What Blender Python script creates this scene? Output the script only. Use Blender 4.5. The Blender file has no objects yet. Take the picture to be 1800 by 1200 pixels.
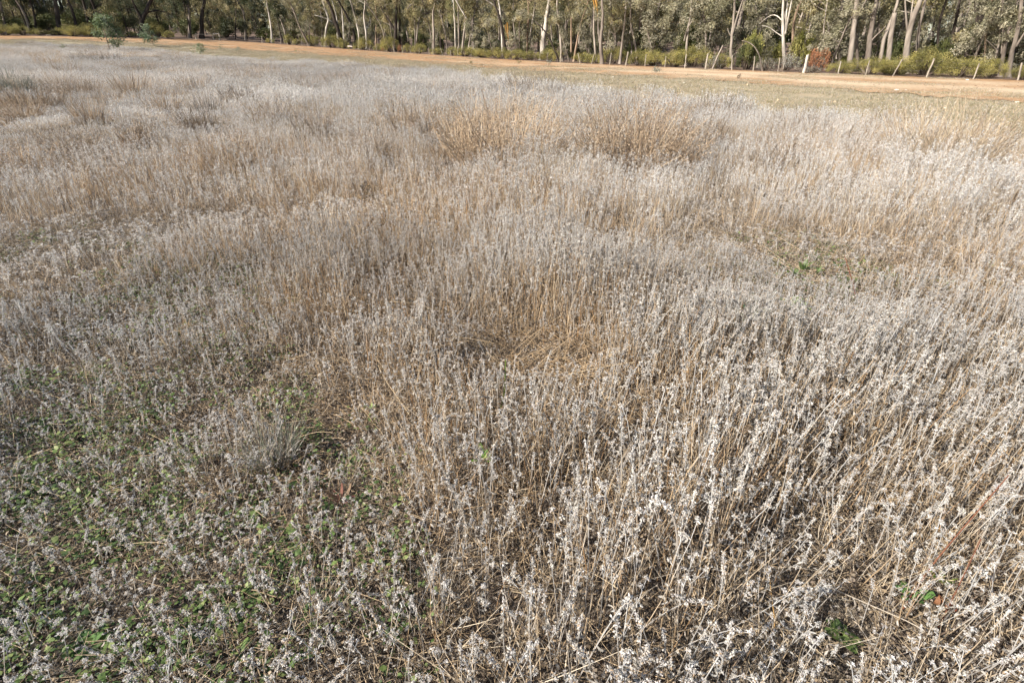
import bpy, math, random
import numpy as np
from mathutils import Vector, Matrix

random.seed(7)
RNG = np.random.default_rng(11)
SC = bpy.context.scene
COL = SC.collection

# ------------------------------------------------------------------ camera
CAM_H = 1.6
PITCH = math.radians(30.0)
ROLL = math.radians(0.6)
FPX, CX, CY = 900.0, 900.0, 600.0          # focal length and centre in photo pixels (1800 x 1200)
FWD = np.array([0, math.cos(PITCH), -math.sin(PITCH)])
R0 = np.array([1.0, 0, 0]); U0 = np.array([0, math.sin(PITCH), math.cos(PITCH)])
RIGHT = R0 * math.cos(ROLL) + U0 * math.sin(ROLL)
UP = U0 * math.cos(ROLL) - R0 * math.sin(ROLL)
cam = bpy.data.cameras.new('camera'); cam.lens = 18.0; cam.sensor_width = 36.0
cam.clip_start = 0.05; cam.clip_end = 3000
camo = bpy.data.objects.new('camera', cam); COL.objects.link(camo)
m = Matrix.Identity(4)
for i in range(3):
    m[i][0] = RIGHT[i]; m[i][1] = UP[i]; m[i][2] = -FWD[i]
m[2][3] = CAM_H
camo.matrix_world = m
SC.camera = camo

# ------------------------------------------------------------------ sky, sun, exposure
SUN_AZ = math.radians(-118.0)      # clockwise from +Y: from the left, a little behind
SUN_EL = math.radians(36.0)
W = bpy.data.worlds.new('World'); SC.world = W; W.use_nodes = True
nt = W.node_tree; nt.nodes.clear()
sky = nt.nodes.new('ShaderNodeTexSky'); sky.sky_type = 'NISHITA'; sky.sun_disc = False
sky.sun_elevation = SUN_EL; sky.sun_rotation = SUN_AZ
bg = nt.nodes.new('ShaderNodeBackground'); bg.inputs['Strength'].default_value = 0.08
wo = nt.nodes.new('ShaderNodeOutputWorld')
nt.links.new(sky.outputs[0], bg.inputs[0]); nt.links.new(bg.outputs[0], wo.inputs[0])
sl = bpy.data.lights.new('sun', 'SUN'); sl.energy = 5.0; sl.angle = math.radians(0.53); sl.color = (1.0, 0.955, 0.885)
so = bpy.data.objects.new('sun', sl); COL.objects.link(so)
sdir = Vector((math.sin(SUN_AZ) * math.cos(SUN_EL), math.cos(SUN_AZ) * math.cos(SUN_EL), math.sin(SUN_EL)))
so.rotation_euler = sdir.to_track_quat('Z', 'Y').to_euler(); so.location = (-30, -10, 30)
SC.view_settings.view_transform = 'Standard'; SC.view_settings.look = 'None'
SC.view_settings.exposure = 1.14; SC.view_settings.gamma = 1.0
SC.cycles.debug_use_spatial_splits = True; SC.cycles.use_adaptive_sampling = True; SC.cycles.adaptive_threshold = 0.045; SC.cycles.adaptive_min_samples = 24
SC.cycles.max_bounces = 4; SC.cycles.diffuse_bounces = 3; SC.cycles.transmission_bounces = 2; SC.cycles.transparent_max_bounces = 4

# ------------------------------------------------------------------ numeric helpers
def hash2(ix, iy, s):
    h = (ix.astype(np.int64) * 374761393 + iy.astype(np.int64) * 668265263 + s * 1442695041) & 0x7fffffff
    h = ((h ^ (h >> 13)) * 1274126177) & 0x7fffffff
    return ((h ^ (h >> 16)) & 0xffff) / 65535.0
def vnoise(x, y, s=0):
    x = np.asarray(x, float); y = np.asarray(y, float)
    ix = np.floor(x); iy = np.floor(y); fx = x - ix; fy = y - iy
    fx = fx * fx * (3 - 2 * fx); fy = fy * fy * (3 - 2 * fy)
    ix = ix.astype(np.int64); iy = iy.astype(np.int64)
    a = hash2(ix, iy, s); b = hash2(ix + 1, iy, s); c = hash2(ix, iy + 1, s); d = hash2(ix + 1, iy + 1, s)
    return (a * (1 - fx) + b * fx) * (1 - fy) + (c * (1 - fx) + d * fx) * fy
def fbm(x, y, s=0, o=3):
    r = 0; a = 0.5
    for k in range(o):
        r = r + a * vnoise(np.asarray(x) * 2**k, np.asarray(y) * 2**k, s + 17 * k); a *= 0.5
    return r / (1 - 0.5**o)
def sstep(a, b, x):
    t = np.clip((np.asarray(x, float) - a) / (b - a), 0, 1)
    return t * t * (3 - 2 * t)
def base_z(x, y):
    x = np.asarray(x, float); y = np.asarray(y, float)
    z = 2.8 * sstep(5, 95, -x) * sstep(25, 105, y)
    r = np.hypot(x, y)
    z = z + 0.05 * (fbm(x * 0.35, y * 0.35, 3) - 0.5) * sstep(1.5, 6, r)
    return z
FAZ = FD = None
def ground_z(x, y):
    z = base_z(x, y)
    if FAZ is not None:
        az = np.arctan2(x, y); d = np.hypot(x, y)
        z = z + 2.6 * sstep(8, 85, d - np.interp(az, FAZ, FD))
    return z
def ray(px, py):
    return (px - CX) / FPX * RIGHT - (py - CY) / FPX * UP + FWD
_ts = np.concatenate([np.arange(0.5, 12, 0.01), np.arange(12, 60, 0.05), np.arange(60, 320, 0.25)])
def at(px, py, zf=base_z):
    """the place on the ground seen at photo pixel px, py"""
    d = ray(px, py); h = math.hypot(d[0], d[1]); ux, uy, s = d[0] / h, d[1] / h, d[2] / h
    z = CAM_H + _ts * s; g = zf(_ts * ux, _ts * uy)
    k = np.argmax(z <= g)
    t = _ts[k] if z[k] <= g[k] else 300.0
    return np.array([t * ux, t * uy, float(zf(t * ux, t * uy))])
def polar(pts, lift=0.0):
    L = [at(*p, lambda x, y: base_z(x, y) + lift) for p in pts]
    az = np.array([math.atan2(p[0], p[1]) for p in L]); d = np.array([math.hypot(p[0], p[1]) for p in L])
    return az, d
FENCE_PX = [(-500, 60.5), (-250, 62), (0, 64), (150, 66), (250, 67.5), (345, 70), (431, 74), (494, 78.5), (573, 84.5), (650, 90), (722, 94.5), (805, 100),
            (880, 105), (985, 111), (1100, 116.4), (1240, 122.5), (1412, 129.5), (1570, 135.5), (1630, 137.5), (1800, 143), (2200, 158)]
FAZ, FD = polar(FENCE_PX)
TAZ, TD = polar([(-500, 68), (-250, 68), (0, 68.5), (150, 70.5), (300, 79), (450, 91), (600, 99), (700, 107), (850, 119), (900, 122), (1000, 128), (1100, 133),
                 (1300, 145), (1500, 160), (1650, 171), (1800, 184), (2200, 215)])      # near edge of the dirt track
GAZ, GD = polar([(-500, 72), (-250, 72), (0, 75), (200, 78), (400, 98), (600, 108), (800, 126), (900, 135), (1000, 148), (1200, 164), (1400, 188),
                 (1600, 214), (1800, 240), (2200, 290)], 0.36)                                   # far edge of the woolly field
fence_d = lambda az: np.interp(az, FAZ, FD)
track_d = lambda az: np.interp(az, TAZ, TD)
field_d = lambda az: np.interp(az, GAZ, GD)

# ------------------------------------------------------------------ object helpers
def tag(o, label=None, cat=None, group=None, kind=None):
    if label: o['label'] = label
    if cat: o['category'] = cat
    if group: o['group'] = group
    if kind: o['kind'] = kind
    return o
def empty(name, loc, rz=0.0, s=1.0):
    o = bpy.data.objects.new(name, None); COL.objects.link(o)
    o.location = loc; o.rotation_euler = (0, 0, rz); o.scale = (s, s, s); o.empty_display_size = 0.2
    return o
def norm(v):
    v = np.asarray(v, float); return v / (np.linalg.norm(v) + 1e-9)
class MB:
    def __init__(s): s.V = []; s.F = []; s.C = []; s.n = 0
    def add(s, V, F, C):
        V = np.asarray(V, float).reshape(-1, 3); C = np.asarray(C, float)
        if C.ndim == 1: C = np.tile(C, (len(V), 1))
        s.V.append(V); s.C.append(C)
        s.F.extend([tuple(int(i) + s.n for i in f) for f in F]); s.n += len(V)
    def tube(s, P, R, sides, C, cap=True):
        P = np.asarray(P, float); n = len(P); R = np.broadcast_to(R, (n,))
        T = np.gradient(P, axis=0); a = None; V = []
        for i in range(n):
            t = norm(T[i])
            if a is None:
                a = norm(np.cross(t, [0.31, 0.87, 0.2]))
            a = norm(a - t * a.dot(t)); b = np.cross(t, a)
            for k in range(sides):
                th = 2 * math.pi * k / sides
                V.append(P[i] + R[i] * (math.cos(th) * a + math.sin(th) * b))
        F = [(i * sides + k, i * sides + (k + 1) % sides, (i + 1) * sides + (k + 1) % sides, (i + 1) * sides + k) for i in range(n - 1) for k in range(sides)]
        if cap: F.append(tuple((n - 1) * sides + k for k in range(sides)))
        C = np.asarray(C, float)
        if C.ndim == 2 and len(C) == n: C = np.repeat(C, sides, axis=0)
        s.add(V, F, C)
    def strip(s, p, d, nrm, L, Wd, curl, n, C, prof=None):
        p = np.array(p, float); d = norm(d); nrm = norm(nrm - d * np.dot(nrm, d)); side = np.cross(d, nrm)
        V = []; th = curl / n
        for i in range(n + 1):
            u = i / n
            w = Wd * (0.35 + 0.65 * math.sin(math.pi * min(1, 0.12 + u * 0.85))) * 0.5 if prof is None else Wd * 0.5 * prof(u)
            V += [p - side * w, p + side * w]
            p = p + d * (L / n)
            c, sn = math.cos(th), math.sin(th)
            d, nrm = d * c + nrm * sn, nrm * c - d * sn
        s.add(V, [(2 * i, 2 * i + 1, 2 * i + 3, 2 * i + 2) for i in range(n)], C)
    def quads(s, P, D, N, L, Wd, C):
        """many single leaves: P origin, D direction, N normal, all (n,3)"""
        D = D / (np.linalg.norm(D, axis=1, keepdims=True) + 1e-9)
        S = np.cross(D, N); S /= (np.linalg.norm(S, axis=1, keepdims=True) + 1e-9)
        L = np.asarray(L).reshape(-1, 1); Wd = np.asarray(Wd).reshape(-1, 1) * 0.5
        n = len(P)
        V = np.stack([P, P + D * L * 0.45 + S * Wd, P + D * L, P + D * L * 0.45 - S * Wd], 1).reshape(-1, 3)
        i = np.arange(n) * 4
        F = np.stack([i, i + 1, i + 2, i + 3], 1)
        C = np.asarray(C, float)
        if C.ndim == 1: C = np.tile(C, (n, 1))
        s.add(V, F.tolist(), np.repeat(C, 4, axis=0))
    def mesh(s, name, mat, smooth=False):
        me = bpy.data.meshes.new(name)
        V = np.concatenate(s.V); me.from_pydata(V.tolist(), [], s.F)
        a = me.color_attributes.new('col', 'FLOAT_COLOR', 'POINT')
        C = np.concatenate(s.C); sat = (C[:, 0] - C[:, 2]) / np.maximum(C[:, 0], .01)      # alpha: how far the tan of its patch takes on it (woolly heads stay grey)
        C = np.hstack([C, (.3 + .7 * sstep(.14, .3, sat))[:, None]]).astype(np.float32)
        a.data.foreach_set('color', C.ravel())
        if smooth: me.polygons.foreach_set('use_smooth', np.ones(len(me.polygons), bool))
        me.materials.append(mat)
        return me
    def build(s, name, mat, parent=None, loc=None, smooth=False):
        o = bpy.data.objects.new(name, s.mesh(name, mat, smooth)); COL.objects.link(o)
        if parent is not None: o.parent = parent
        if loc is not None: o.location = loc
        return o
def copy_tree(o, parent=None):
    c = o.copy(); COL.objects.link(c); c.parent = parent
    for ch in o.children: copy_tree(ch, c)
    return c

# ------------------------------------------------------------------ materials
def plant_mat(name, trans=0.25, rough=0.85, spec=0.2, tintable=False, bump=0):
    M = bpy.data.materials.new(name); M.use_nodes = True; t = M.node_tree; t.nodes.clear()
    N = t.nodes.new; L = t.links.new
    out = N('ShaderNodeOutputMaterial')
    a = N('ShaderNodeAttribute'); a.attribute_name = 'col'
    col = a.outputs['Color']
    if tintable:
        ti = N('ShaderNodeAttribute'); ti.attribute_name = 'tint'; ti.attribute_type = 'INSTANCER'
        va = N('ShaderNodeAttribute'); va.attribute_name = 'val'; va.attribute_type = 'INSTANCER'
        mx = N('ShaderNodeMix'); mx.data_type = 'RGBA'; mx.blend_type = 'MULTIPLY'
        mt = N('ShaderNodeMath'); mt.operation = 'MULTIPLY'; L(ti.outputs['Fac'], mt.inputs[0]); L(a.outputs['Alpha'], mt.inputs[1]); L(mt.outputs[0], mx.inputs[0]); L(col, mx.inputs[6]); mx.inputs[7].default_value = (1.06, 0.90, 0.71, 1)
        m2 = N('ShaderNodeVectorMath'); m2.operation = 'SCALE'
        L(mx.outputs[2], m2.inputs[0]); L(va.outputs['Fac'], m2.inputs['Scale'])
        col = m2.outputs[0]
    p = N('ShaderNodeBsdfPrincipled'); p.inputs['Roughness'].default_value = rough; p.inputs['Specular IOR Level'].default_value = spec
    L(col, p.inputs['Base Color'])
    if bump:
        tc = N('ShaderNodeTexCoord')
        nz = N('ShaderNodeTexNoise'); nz.inputs['Scale'].default_value = bump; nz.inputs['Detail'].default_value = 5
        mp = N('ShaderNodeMapping'); mp.inputs['Scale'].default_value = (1, 1, 0.25)
        L(tc.outputs['Object'], mp.inputs[0]); L(mp.outputs[0], nz.inputs['Vector'])
        cr = N('ShaderNodeValToRGB'); cr.color_ramp.elements[0].position = 0.3; cr.color_ramp.elements[0].color = (0.36, 0.33, 0.31, 1)
        cr.color_ramp.elements[1].position = 0.65; cr.color_ramp.elements[1].color = (1.1, 1.08, 1.05, 1)
        L(nz.outputs[0], cr.inputs[0])
        mm = N('ShaderNodeMix'); mm.data_type = 'RGBA'; mm.blend_type = 'MULTIPLY'; mm.inputs[0].default_value = 1
        L(col, mm.inputs[6]); L(cr.outputs[0], mm.inputs[7]); L(mm.outputs[2], p.inputs['Base Color'])
        bp = N('ShaderNodeBump'); bp.inputs['Strength'].default_value = 0.6; bp.inputs['Distance'].default_value = 0.03
        L(nz.outputs[0], bp.inputs['Height']); L(bp.outputs[0], p.inputs['Normal'])
    if trans > 0:
        tr = N('ShaderNodeBsdfTranslucent'); L(col, tr.inputs['Color'])
        ms = N('ShaderNodeMixShader'); ms.inputs[0].default_value = trans
        L(p.outputs[0], ms.inputs[1]); L(tr.outputs[0], ms.inputs[2]); L(ms.outputs[0], out.inputs[0])
    else:
        L(p.outputs[0], out.inputs[0])
    return M
M_DRY = plant_mat('dry_plant', 0.22, 0.9, 0.1, True)
M_GREEN = plant_mat('green_leaf', 0.3, 0.6, 0.35)
M_LEAF = plant_mat('gum_leaf', 0.28, 0.6, 0.3)
M_BARK = plant_mat('bark', 0, 0.9, 0.1, False, 2.6)
M_WOOD = plant_mat('weathered_wood', 0, 0.9, 0.1, False, 14)
M_BUSH = plant_mat('dead_bush', 0.15, 0.9, 0.1)
M_STONE = plant_mat('stone', 0, 0.9, 0.2, False, 9)
M_WIRE = plant_mat('fence_wire', 0, 0.5, 0.5)

def ground_mat(name, cols, scales, bump=0.02, fine=60):
    """three-colour earth: large patches, medium mottling and grit"""
    M = bpy.data.materials.new(name); M.use_nodes = True; t = M.node_tree; N = t.nodes.new; L = t.links.new
    p = t.nodes['Principled BSDF']; p.inputs['Roughness'].default_value = 0.95; p.inputs['Specular IOR Level'].default_value = 0.1
    tc = N('ShaderNodeTexCoord')
    def noise(sc, det=6):
        n = N('ShaderNodeTexNoise'); n.inputs['Scale'].default_value = sc; n.inputs['Detail'].default_value = det; n.inputs['Roughness'].default_value = 0.65
        L(tc.outputs['Object'], n.inputs['Vector']); return n.outputs[0]
    def ramp(fac, a, b, p0=0.38, p1=0.62):
        r = N('ShaderNodeValToRGB'); r.color_ramp.elements[0].position = p0; r.color_ramp.elements[1].position = p1
        r.color_ramp.elements[0].color = (*a, 1); r.color_ramp.elements[1].color = (*b, 1); L(fac, r.inputs[0]); return r.outputs[0]
    c1 = ramp(noise(scales[0]), cols[0], cols[1])
    f2 = ramp(noise(scales[1]), (0, 0, 0), (1, 1, 1), 0.45, 0.65)
    mx = N('ShaderNodeMix'); mx.data_type = 'RGBA'; L(f2, mx.inputs[0]); L(c1, mx.inputs[6]); mx.inputs[7].default_value = (*cols[2], 1)
    nf = noise(fine, 8)
    g = ramp(nf, (0.55, 0.53, 0.5), (1.2, 1.18, 1.15), 0.3, 0.7)
    m2 = N('ShaderNodeMix'); m2.data_type = 'RGBA'; m2.blend_type = 'MULTIPLY'; m2.inputs[0].default_value = 0.8
    L(mx.outputs[2], m2.inputs[6]); L(g, m2.inputs[7])
    L(m2.outputs[2], p.inputs['Base Color'])
    b = N('ShaderNodeBump'); b.inputs['Strength'].default_value = 0.8; b.inputs['Distance'].default_value = bump
    L(nf, b.inputs['Height']); L(b.outputs[0], p.inputs['Normal'])
    return M, p, mx, tc

# ------------------------------------------------------------------ ground sheets
def sheet(name, azs, radii_fn, mat, lift, attr=None):
    """grid in azimuth and distance over the terrain"""
    V = []; F = []; nr = None
    for a in azs:
        rr = radii_fn(a); nr = len(rr)
        for r in rr: V.append((r * math.sin(a), r * math.cos(a)))
    V = np.array(V); z = ground_z(V[:, 0], V[:, 1]) + lift
    for i in range(len(azs) - 1):
        for j in range(nr - 1):
            F.append((i * nr + j, (i + 1) * nr + j, (i + 1) * nr + j + 1, i * nr + j + 1))
    me = bpy.data.meshes.new(name); me.from_pydata(np.column_stack([V, z]).tolist(), [], F)
    me.polygons.foreach_set('use_smooth', np.ones(len(F), bool)); me.materials.append(mat)
    if attr:
        a = me.attributes.new(attr[0], 'FLOAT', 'POINT'); a.data.foreach_set('value', attr[1](V[:, 0], V[:, 1]).astype(np.float32))
    o = bpy.data.objects.new(name, me); COL.objects.link(o); o['kind'] = 'structure'
    return o
MG, pg, gmx, gtc = ground_mat('field_soil', [(0.085, 0.065, 0.05), (0.14, 0.11, 0.085), (0.17, 0.14, 0.105)], (0.8, 5.0))
# grassy verge colour mixed in by a zone attribute (short green-grey sward beyond the woolly field)
t_ = MG.node_tree
za = t_.nodes.new('ShaderNodeAttribute'); za.attribute_name = 'verge'
vn = t_.nodes.new('ShaderNodeTexNoise'); vn.inputs['Scale'].default_value = 0.55; vn.inputs['Detail'].default_value = 7; vn.inputs['Roughness'].default_value = 0.7
t_.links.new(gtc.outputs['Object'], vn.inputs['Vector'])
vr = t_.nodes.new('ShaderNodeValToRGB')
vr.color_ramp.elements[0].position = 0.34; vr.color_ramp.elements[0].color = (0.22, 0.19, 0.125, 1)
vr.color_ramp.elements[1].position = 0.66; vr.color_ramp.elements[1].color = (0.36, 0.28, 0.18, 1)
e = vr.color_ramp.elements.new(0.5); e.color = (0.28, 0.235, 0.155, 1)
t_.links.new(vn.outputs[0], vr.inputs[0])
vm = t_.nodes.new('ShaderNodeMix'); vm.data_type = 'RGBA'
src = pg.inputs['Base Color'].links[0].from_socket
t_.links.new(za.outputs['Fac'], vm.inputs[0]); t_.links.new(src, vm.inputs[6]); t_.links.new(vr.outputs[0], vm.inputs[7])
t_.links.new(vm.outputs[2], pg.inputs['Base Color'])
def verge_mask(x, y):
    az = np.arctan2(x, y); d = np.hypot(x, y)
    r = d / field_d(az) + 0.12 * (fbm(x * 0.4, y * 0.4, 9) - 0.5)
    return sstep(0.93, 1.06, r) * (np.abs(az) < 1.6)
AZ_ALL = np.linspace(-math.pi, math.pi, 241)
RAD = np.concatenate([[0.02], np.geomspace(0.3, 300, 130), [600, 1500]])
ground = sheet('ground', AZ_ALL, lambda a: RAD, MG, 0.0, ('verge', verge_mask))

MT, pt_, tmx, ttc = ground_mat('track_sand', [(0.34, 0.20, 0.10), (0.40, 0.25, 0.135), (0.26, 0.155, 0.085)], (0.5, 1.9), 0.08, 4)
tt = MT.node_tree
ta = tt.nodes.new('ShaderNodeAttribute'); ta.attribute_name = 'pale'
tm = tt.nodes.new('ShaderNodeMix'); tm.data_type = 'RGBA'; ts_ = tmx.outputs[2]
to_ = [l.to_socket for l in ts_.links][0]
tt.links.new(ta.outputs['Fac'], tm.inputs[0]); tt.links.new(ts_, tm.inputs[6]); tm.inputs[7].default_value = (0.53, 0.41, 0.28, 1); tt.links.new(tm.outputs[2], to_)
def pale_mask(x, y):
    az = np.arctan2(x, y); d = np.hypot(x, y); u = (d - track_d(az)) / np.maximum(fence_d(az) - track_d(az), .5)
    rut = np.exp(-((u - .35 - .06 * fbm(x * .1, y * .1, 8)) / .13) ** 2) + .7 * np.exp(-((u - .78) / .1) ** 2)
    return np.clip(sstep(-16, 20, x) * .9 * (.3 + .7 * rut) + 1.3 * (fbm(x * .35, y * .35, 15, 5) - .52), 0, 1)
AZ_F = np.linspace(-0.95, 1.05, 900)
def track_r(a):
    n = track_d(a); f = fence_d(a) + 0.8
    j1 = 1 + 0.22 * (float(fbm(a * 38, 0.3, 21, 6)) - 0.5); j2 = 1 + 0.03 * (float(fbm(a * 80, 7.7, 22)) - 0.5)
    return np.linspace(n * j1, max(f * j2, n * j1 + 1), 14)
track = sheet('dirt_track', AZ_F, track_r, MT, 0.03, ('pale', pale_mask))
MF, *_ = ground_mat('leaf_litter', [(0.15, 0.105, 0.08), (0.23, 0.165, 0.13), (0.08, 0.06, 0.045)], (0.35, 1.3), 0.05, 8)
floor = sheet('forest_floor', AZ_F, lambda a: np.concatenate([[fence_d(a) + 0.5], fence_d(a) * (1.02 + 0.02 * float(vnoise(a * 70, 1.5, 5))) + np.geomspace(1.2, 170, 24)]), MF, 0.06)

# ------------------------------------------------------------------ woolly stalks: variants
def rnd(a, b): return random.uniform(a, b)
def rdir(up=0.0):
    v = np.array([random.gauss(0, 1), random.gauss(0, 1), random.gauss(0, 1) + up]); return norm(v)
STEMC = [(0.42, 0.32, 0.21), (0.50, 0.395, 0.27), (0.54, 0.45, 0.33), (0.36, 0.325, 0.29), (0.44, 0.40, 0.355), (0.20, 0.15, 0.115), (0.58, 0.48, 0.355), (0.42, 0.28, 0.16)]
STRAW = [(0.57, 0.47, 0.34), (0.51, 0.40, 0.265), (0.61, 0.53, 0.41), (0.44, 0.32, 0.20), (0.42, 0.375, 0.32)]
WOOL = np.array([0.64, 0.622, 0.592])
def wool(k=1.0):
    if random.random() < .12: return np.array((0.40, 0.31, 0.22)) * rnd(.6, 1.1) * k
    w = WOOL * rnd(0.5, 1.12) * k
    return w * np.array([1, rnd(0.95, 1.0), rnd(0.9, 1.0)])
def stem_path(H, lean, bend, hook, n):
    a = rnd(0, 6.28); h = np.array([math.cos(a), math.sin(a), 0]); P = [np.zeros(3)]; d = norm(np.array([0, 0, 1.0]) + h * lean)
    side = np.array([-h[1], h[0], 0])
    for i in range(n):
        u = i / n
        d = norm(d + h * bend / n + side * rnd(-0.06, 0.06) - np.array([0, 0, 1]) * hook * max(0, u - 0.72) * 9 / n + h * hook * max(0, u - 0.72) * 6 / n)
        P.append(P[-1] + d * H / n)
    return np.array(P)
def path_at(P, u):
    i = min(int(u * (len(P) - 1)), len(P) - 2); f = u * (len(P) - 1) - i
    return P[i] * (1 - f) + P[i + 1] * f, norm(P[i + 1] - P[i])
def cluster(mb, p, ax, r, n, ln=(0.009, 0.017), k=0.9, seg=2, wd=(0.0035, 0.0065)):
    for i in range(n):
        d = norm(rdir() + ax * 0.45); q = p + d * r * rnd(0.2, 1.1)
        mb.strip(q, norm(d + 0.8 * rdir()), rdir(), rnd(*ln) * 0.8, rnd(*wd) * 0.85, rnd(1.2, 3.6), seg, wool(k))
def stalk(H=0.5, lod=0, headed=True, hook=None):
    st = MB(); hd = MB(); lf = MB()
    hook = (random.choice([0, 0, 0, 0.4, 1.0]) if hook is None else hook)
    n = 7 if lod == 0 else 3
    P = stem_path(H, rnd(0, 0.13), rnd(-0.08, 0.2), hook, n)
    base = np.array(random.choice(STEMC)) * rnd(0.8, 1.15) * (.84 if lod == 0 else 1); top = WOOL * rnd(0.55, 0.8) if headed else base * 1.1
    us = np.linspace(0, 1, n + 1)
    C = np.array([base * (1 - f) + top * f for f in sstep(0.35, 0.95, us)])
    r0 = rnd(0.0013, 0.0024) * (1.0 if headed else 0.75)
    R = r0 * (1 - 0.45 * us)
    st.tube(P, R, 4 if lod == 0 else 3, C, cap=False)
    if headed:
        dens = 1.45 if lod == 0 else 0.75
        big = 0.84 if lod == 0 else 1.3
        kind = random.random()
        if kind < 0.45:           # long woolly spike made of whorls
            u = 1.0; ext = rnd(0.13, 0.30)
            while u > 1 - ext:
                p, t = path_at(P, u); cluster(hd, p, t, 0.006 * big, max(2, int(rnd(7, 12) * dens)), seg=2 if lod == 0 else 1, k=.86 if lod == 0 else 1.02, wd=(0.004 * big, 0.0065 * big), ln=(0.008 * big, 0.015 * big))
                u -= rnd(0.03, 0.055)
        else:                      # knobs at the tip and on short side twigs
            p, t = path_at(P, 1.0); cluster(hd, p, t, 0.009 * big, max(4, int(rnd(17, 28) * dens)), seg=2 if lod == 0 else 1, k=.86 if lod == 0 else 1.02, wd=(0.004 * big, 0.0065 * big), ln=(0.009 * big, 0.017 * big))
            for k in range(random.choice([1, 2, 3, 4])):
                u = rnd(0.7, 0.97); p, t = path_at(P, u); d = norm(rdir(0.6) * np.array([1, 1, 0.6]) + t * 0.5); q = p + d * rnd(0.012, 0.04)
                if lod == 0: st.tube([p, q], [0.0011, 0.0009], 3, top, cap=False)
                cluster(hd, q, d, 0.006 * big, max(3, int(rnd(8, 15) * dens)), seg=2 if lod == 0 else 1, k=.86 if lod == 0 else 1.02, wd=(0.004 * big, 0.006 * big), ln=(0.008 * big, 0.014 * big))
    nl = int(rnd(4, 10)) if lod == 0 else 2
    for k in range(nl):            # shrivelled leaves along the stem
        u = rnd(0.12, 0.85); p, t = path_at(P, u)
        lf.strip(p, norm(rdir() * np.array([1, 1, 0.4]) + np.array([0, 0, -0.2])), rdir(), rnd(0.012, 0.03), rnd(0.004, 0.008), rnd(1.2, 4.5), 3 if lod == 0 else 1,
                 (WOOL * 0.62 + np.array([0.02, 0.005, -0.02])) * rnd(0.5, 1.0))
    return st, hd, lf
def merge(*mbs):
    r = MB()
    for b in mbs:
        if b.n: r.add(np.concatenate(b.V), b.F, np.concatenate(b.C))
    return r
def source_collection(name, meshes):
    c = bpy.data.collections.new(name)
    for i, me in enumerate(meshes):
        o = bpy.data.objects.new('%s_%03d' % (name, i), me); c.objects.link(o)
    return c
NEAR = [stalk(0.5, 0) for _ in range(34)]
NEAR_BARE = [stalk(0.45, 0, headed=False) for _ in range(10)]
near_meshes = [merge(*s).mesh('dry_stalk', M_DRY) for s in NEAR + NEAR_BARE]
C_NEAR = source_collection('dry_stalk_near', near_meshes)
def tuft(headed):
    r = MB()
    for q in range(4):
        b = merge(*stalk(rnd(0.36, 0.58), 1, headed=headed if q else True)); V = np.concatenate(b.V) + np.array([rnd(-.11, .11), rnd(-.11, .11), 0]); r.add(V, b.F, np.concatenate(b.C))
    for q in range(9):
        d = norm(np.array([random.gauss(0, .35), random.gauss(0, .35), 1])); r.strip((rnd(-.14, .14), rnd(-.14, .14), 0), d, rdir() * np.array([1, 1, .2]), rnd(.18, .5), rnd(.0022, .0036), rnd(-1.3, 1.3), 3, np.array(random.choice(STRAW)) * rnd(.7, 1.1), prof=lambda u: 1.1 - .8 * u)
    return r
mid_meshes = [tuft(True).mesh('dry_stalk', M_DRY) for _ in range(26)] + [tuft(False).mesh('dry_stalk', M_DRY) for _ in range(8)]
C_MID = source_collection('dry_stalk_mid', mid_meshes)
def far_patch(R, n, H):
    mb = MB()
    for i in range(n):
        r = R * math.sqrt(random.random()); a = rnd(0, 6.28); o = np.array([r * math.cos(a), r * math.sin(a), 0]); h = H * rnd(0.55, 1.1)
        d = norm(np.array([rnd(-0.2, 0.2), rnd(-0.2, 0.2), 1]))
        base = np.array(random.choice(STEMC)) * rnd(0.8, 1.15)
        mb.strip(o, d, rdir() * np.array([1, 1, 0.1]), h, 0.006, rnd(-0.25, 0.25), 2, np.array([base, base, base * 1.1, base * 1.1, WOOL * 0.75, WOOL * 0.75]), prof=lambda u: 1 - 0.4 * u)
        if i % 2 == 0:
            dd = norm(np.array([random.gauss(0, .3), random.gauss(0, .3), 1])); mb.strip(o + np.array([rnd(-.05, .05), rnd(-.05, .05), 0]), dd, rdir() * np.array([1, 1, .1]), h * rnd(.5, 1), 0.0045, rnd(-.9, .9), 2, np.array(random.choice(STRAW)) * rnd(.7, 1.1), prof=lambda u: 1.1 - .8 * u)
        if random.random() < 0.8:
            m = 5; tip = o + d * h
            P = tip + RNG.normal(0, 1, (m, 3)) * np.array([0.012, 0.012, 0.028]) - np.array([0, 0, 0.02])
            mb.quads(P, RNG.normal(0, 1, (m, 3)), RNG.normal(0, 1, (m, 3)), RNG.uniform(0.018, 0.034, m), RNG.uniform(0.010, 0.018, m), np.array([wool(1.02) for _ in range(m)]))
    return mb
C_FAR = source_collection('dry_stalk_far', [far_patch(0.42, 75, 0.45).mesh('dry_stalk_patch', M_DRY) for _ in range(9)])

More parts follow.
